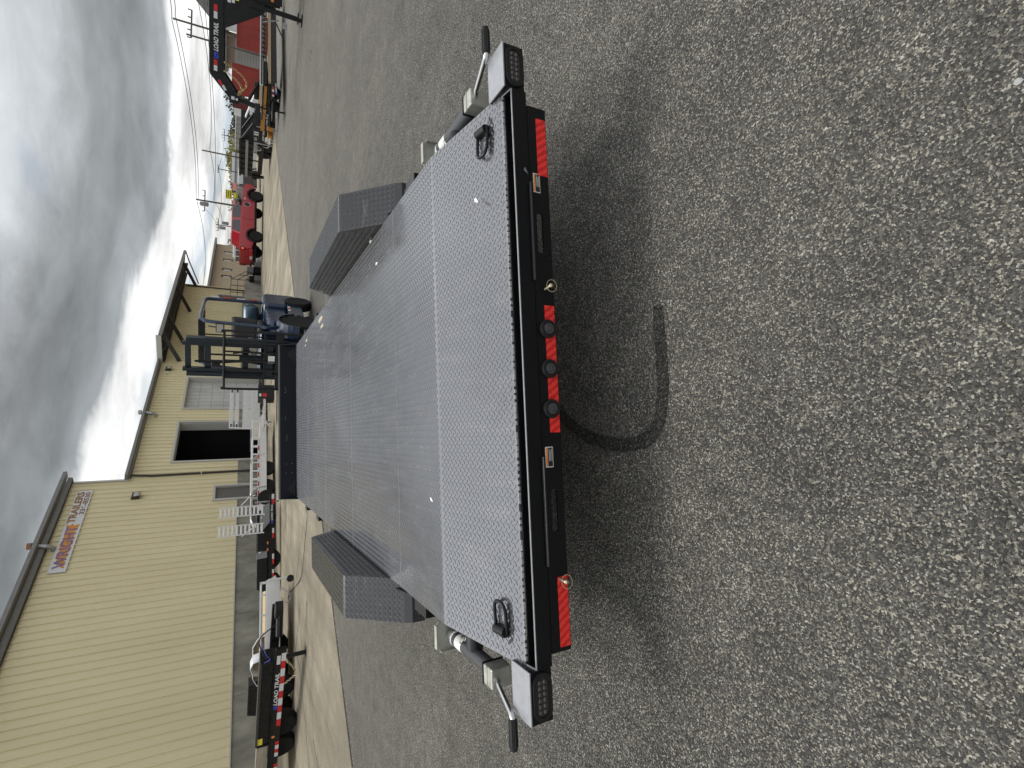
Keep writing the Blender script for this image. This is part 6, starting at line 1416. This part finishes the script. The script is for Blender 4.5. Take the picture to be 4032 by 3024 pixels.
def tree(px, dist, ztop, w, m, label, n=700):
    P = at(*px, dist); P[2] = 0; r_ = empty('tree', P); tag(r_, label, 'tree', 'skyline trees'); h = ztop
    q = MB(); q.tube([(0, 0, 0), (.1, .05, h*.3), (.0, .1, h*.7)], [.22, .16, .06], 7); t_ = q.build('trunk', M_POLE, r_, smooth=True)
    for k in range(4):
        a = random.uniform(0, 6.28); q = MB(); q.tube([(.05, .05, h*(.3+.08*k)), (w*.3*math.cos(a), w*.3*math.sin(a), h*(.5+.08*k))], [.07, .03], 5); q.build('limb', M_POLE, t_)
    leaf_crown((0, 0, h*.62), w*.5, w*.5, h*.40, n, .30, m, r_)
import itertools
tl = [(395, 160, 903), (418, 165, 900), (445, 160, 904), (470, 165, 899), (500, 170, 905), (530, 165, 902), (560, 170, 899), (585, 165, 897)]
for i, (y_, dist, x_) in enumerate(tl):
    tree((985, y_), dist, hz(x_, y_, dist), 11, M_LEAF, 'dark tree on the skyline, number %s from the right end of the tree line' % ['one', 'two', 'three', 'four', 'five', 'six', 'seven', 'eight'][i])
for i, (y_, dist, x_) in enumerate([(600, 150, 894), (622, 150, 892), (648, 152, 896)]):
    tree((985, y_), dist, hz(x_, y_, dist), 9, M_LEAFY, '%s yellow-green tree behind the black high-sided trailer' % ['right', 'middle', 'left'][i])
for i, (y_, dist, x_) in enumerate([(700, 200, 900), (722, 200, 903), (752, 200, 905), (812, 190, 905), (845, 200, 908), (868, 195, 905), (905, 200, 907), (940, 180, 905)]):
    tree((985, y_), dist, hz(x_, y_, dist), 7, M_LEAF, 'thin dark tree above the pickup skyline, place %s counted from the right' % ['one', 'two', 'three', 'four', 'five', 'six', 'seven', 'eight'][i], 350)
# grit and broken edge along the joint between asphalt and concrete
q = MB()
for _ in range(2600):
    a = rng.uniform(-5, 30); b = rng.normal(-.02, .10); p = E0+ED*a+EN*b; r_ = rng.uniform(.004, .014)*(1 if b < 0 else .8); z_ = .002 if b < 0 else .013
    t0_ = rng.uniform(0, 6.28); q.add([p+[r_*math.cos(t0_+k*2.094), r_*math.sin(t0_+k*2.094), z_] for k in range(3)]+[p+[0, 0, z_+r_*.8]], [(0, 1, 3), (1, 2, 3), (2, 0, 3)])
tag(q.build('edge_grit', M_PEB), 'loose grit along the joint of asphalt and concrete', 'grit', kind='stuff')
# things standing in the gloom of the open bay
for (s0, s1, k0, k1, z1, nm, lab) in ((24.9, 25.6, -6.5, -5.8, 1.9, 'storage_cabinet', 'dim cabinet deep in the open workshop bay, left'), (27.2, 27.9, -7.4, -6.6, 1.2, 'work_bench', 'dim bench deep in the open workshop bay, right')):
    r_ = empty(nm, W0+wl_(s0, k0, .06)); tag(r_, lab, 'furniture'); q = MB(); c = wl_((s1-s0)/2, (k1-k0)/2, z1/2); q.obox(c, WD*(s1-s0)/2, WN*(k1-k0)/2, (0, 0, z1/2)); q.build('body', M_GREYP, r_)
    q = MB(); q.obox(c+WN*((k1-k0)/2+.02)+[0, 0, .2], WD*.2, WN*.015, (0, 0, .12)); q.build('drawer', M_TRIM, r_)
# two more trailers filling the row on the right
for i, (pa, pb, z_, lab) in enumerate((((1052, 425), (1044, 520), .40, 'black tilt trailer with a white rack, behind the orange deck edge'), ((1036, 470), (1030, 570), .40, 'far black trailer with a folded ramp, left of the maroon container'))):
    r_, Lr = frame2('tilt_trailer', pa, pb, z_); n_ = near_sign(r_); tag(r_, lab, 'trailer')
    nbox(r_, n_, 'frame_beam', 0, Lr, 0, .14, .40, .66, M_BLK); nbox(r_, n_, 'frame_beam', 0, Lr, 1.5, 1.64, .40, .66, M_BLK); nbox(r_, n_, 'deck', 0, Lr, .14, 1.5, .62, .70, M_BLK2)
    for k in range(5): nbox(r_, n_, 'stake', .3+k*Lr/5.2, .38+k*Lr/5.2, -.03, .02, .66, 1.0+.12*(k % 2), M_BLK2)
    nbox(r_, n_, 'side_rail', .2, Lr-.2, -.035, .0, .96, 1.03, M_BLK)
    if i == 0: nbox(r_, n_, 'rack', Lr*.55, Lr*.75, .2, 1.2, .72, 1.25, M_WHT, .03)
    else:
        q = MB(); q.bar((Lr*.3, -n_*.2, .8), (Lr*.75, -n_*.2, 1.45), .5, .06); q.build('folded_ramp', M_BLK2, r_)
    tube_part(r_, 'tongue_jack', [(Lr+.2, -n_*.5, .02), (Lr+.2, -n_*.5, 1.0)], .04, M_GALV, 8)
    for x_ in (Lr*.35, Lr*.6): pneu(r_, (x_, -n_*.2, .36), (0, n_, 0), .36, .22, .2)
    tape_row(r_, Lr*.1, Lr*.5, 6, n_*.003, .42, .50, 'white')
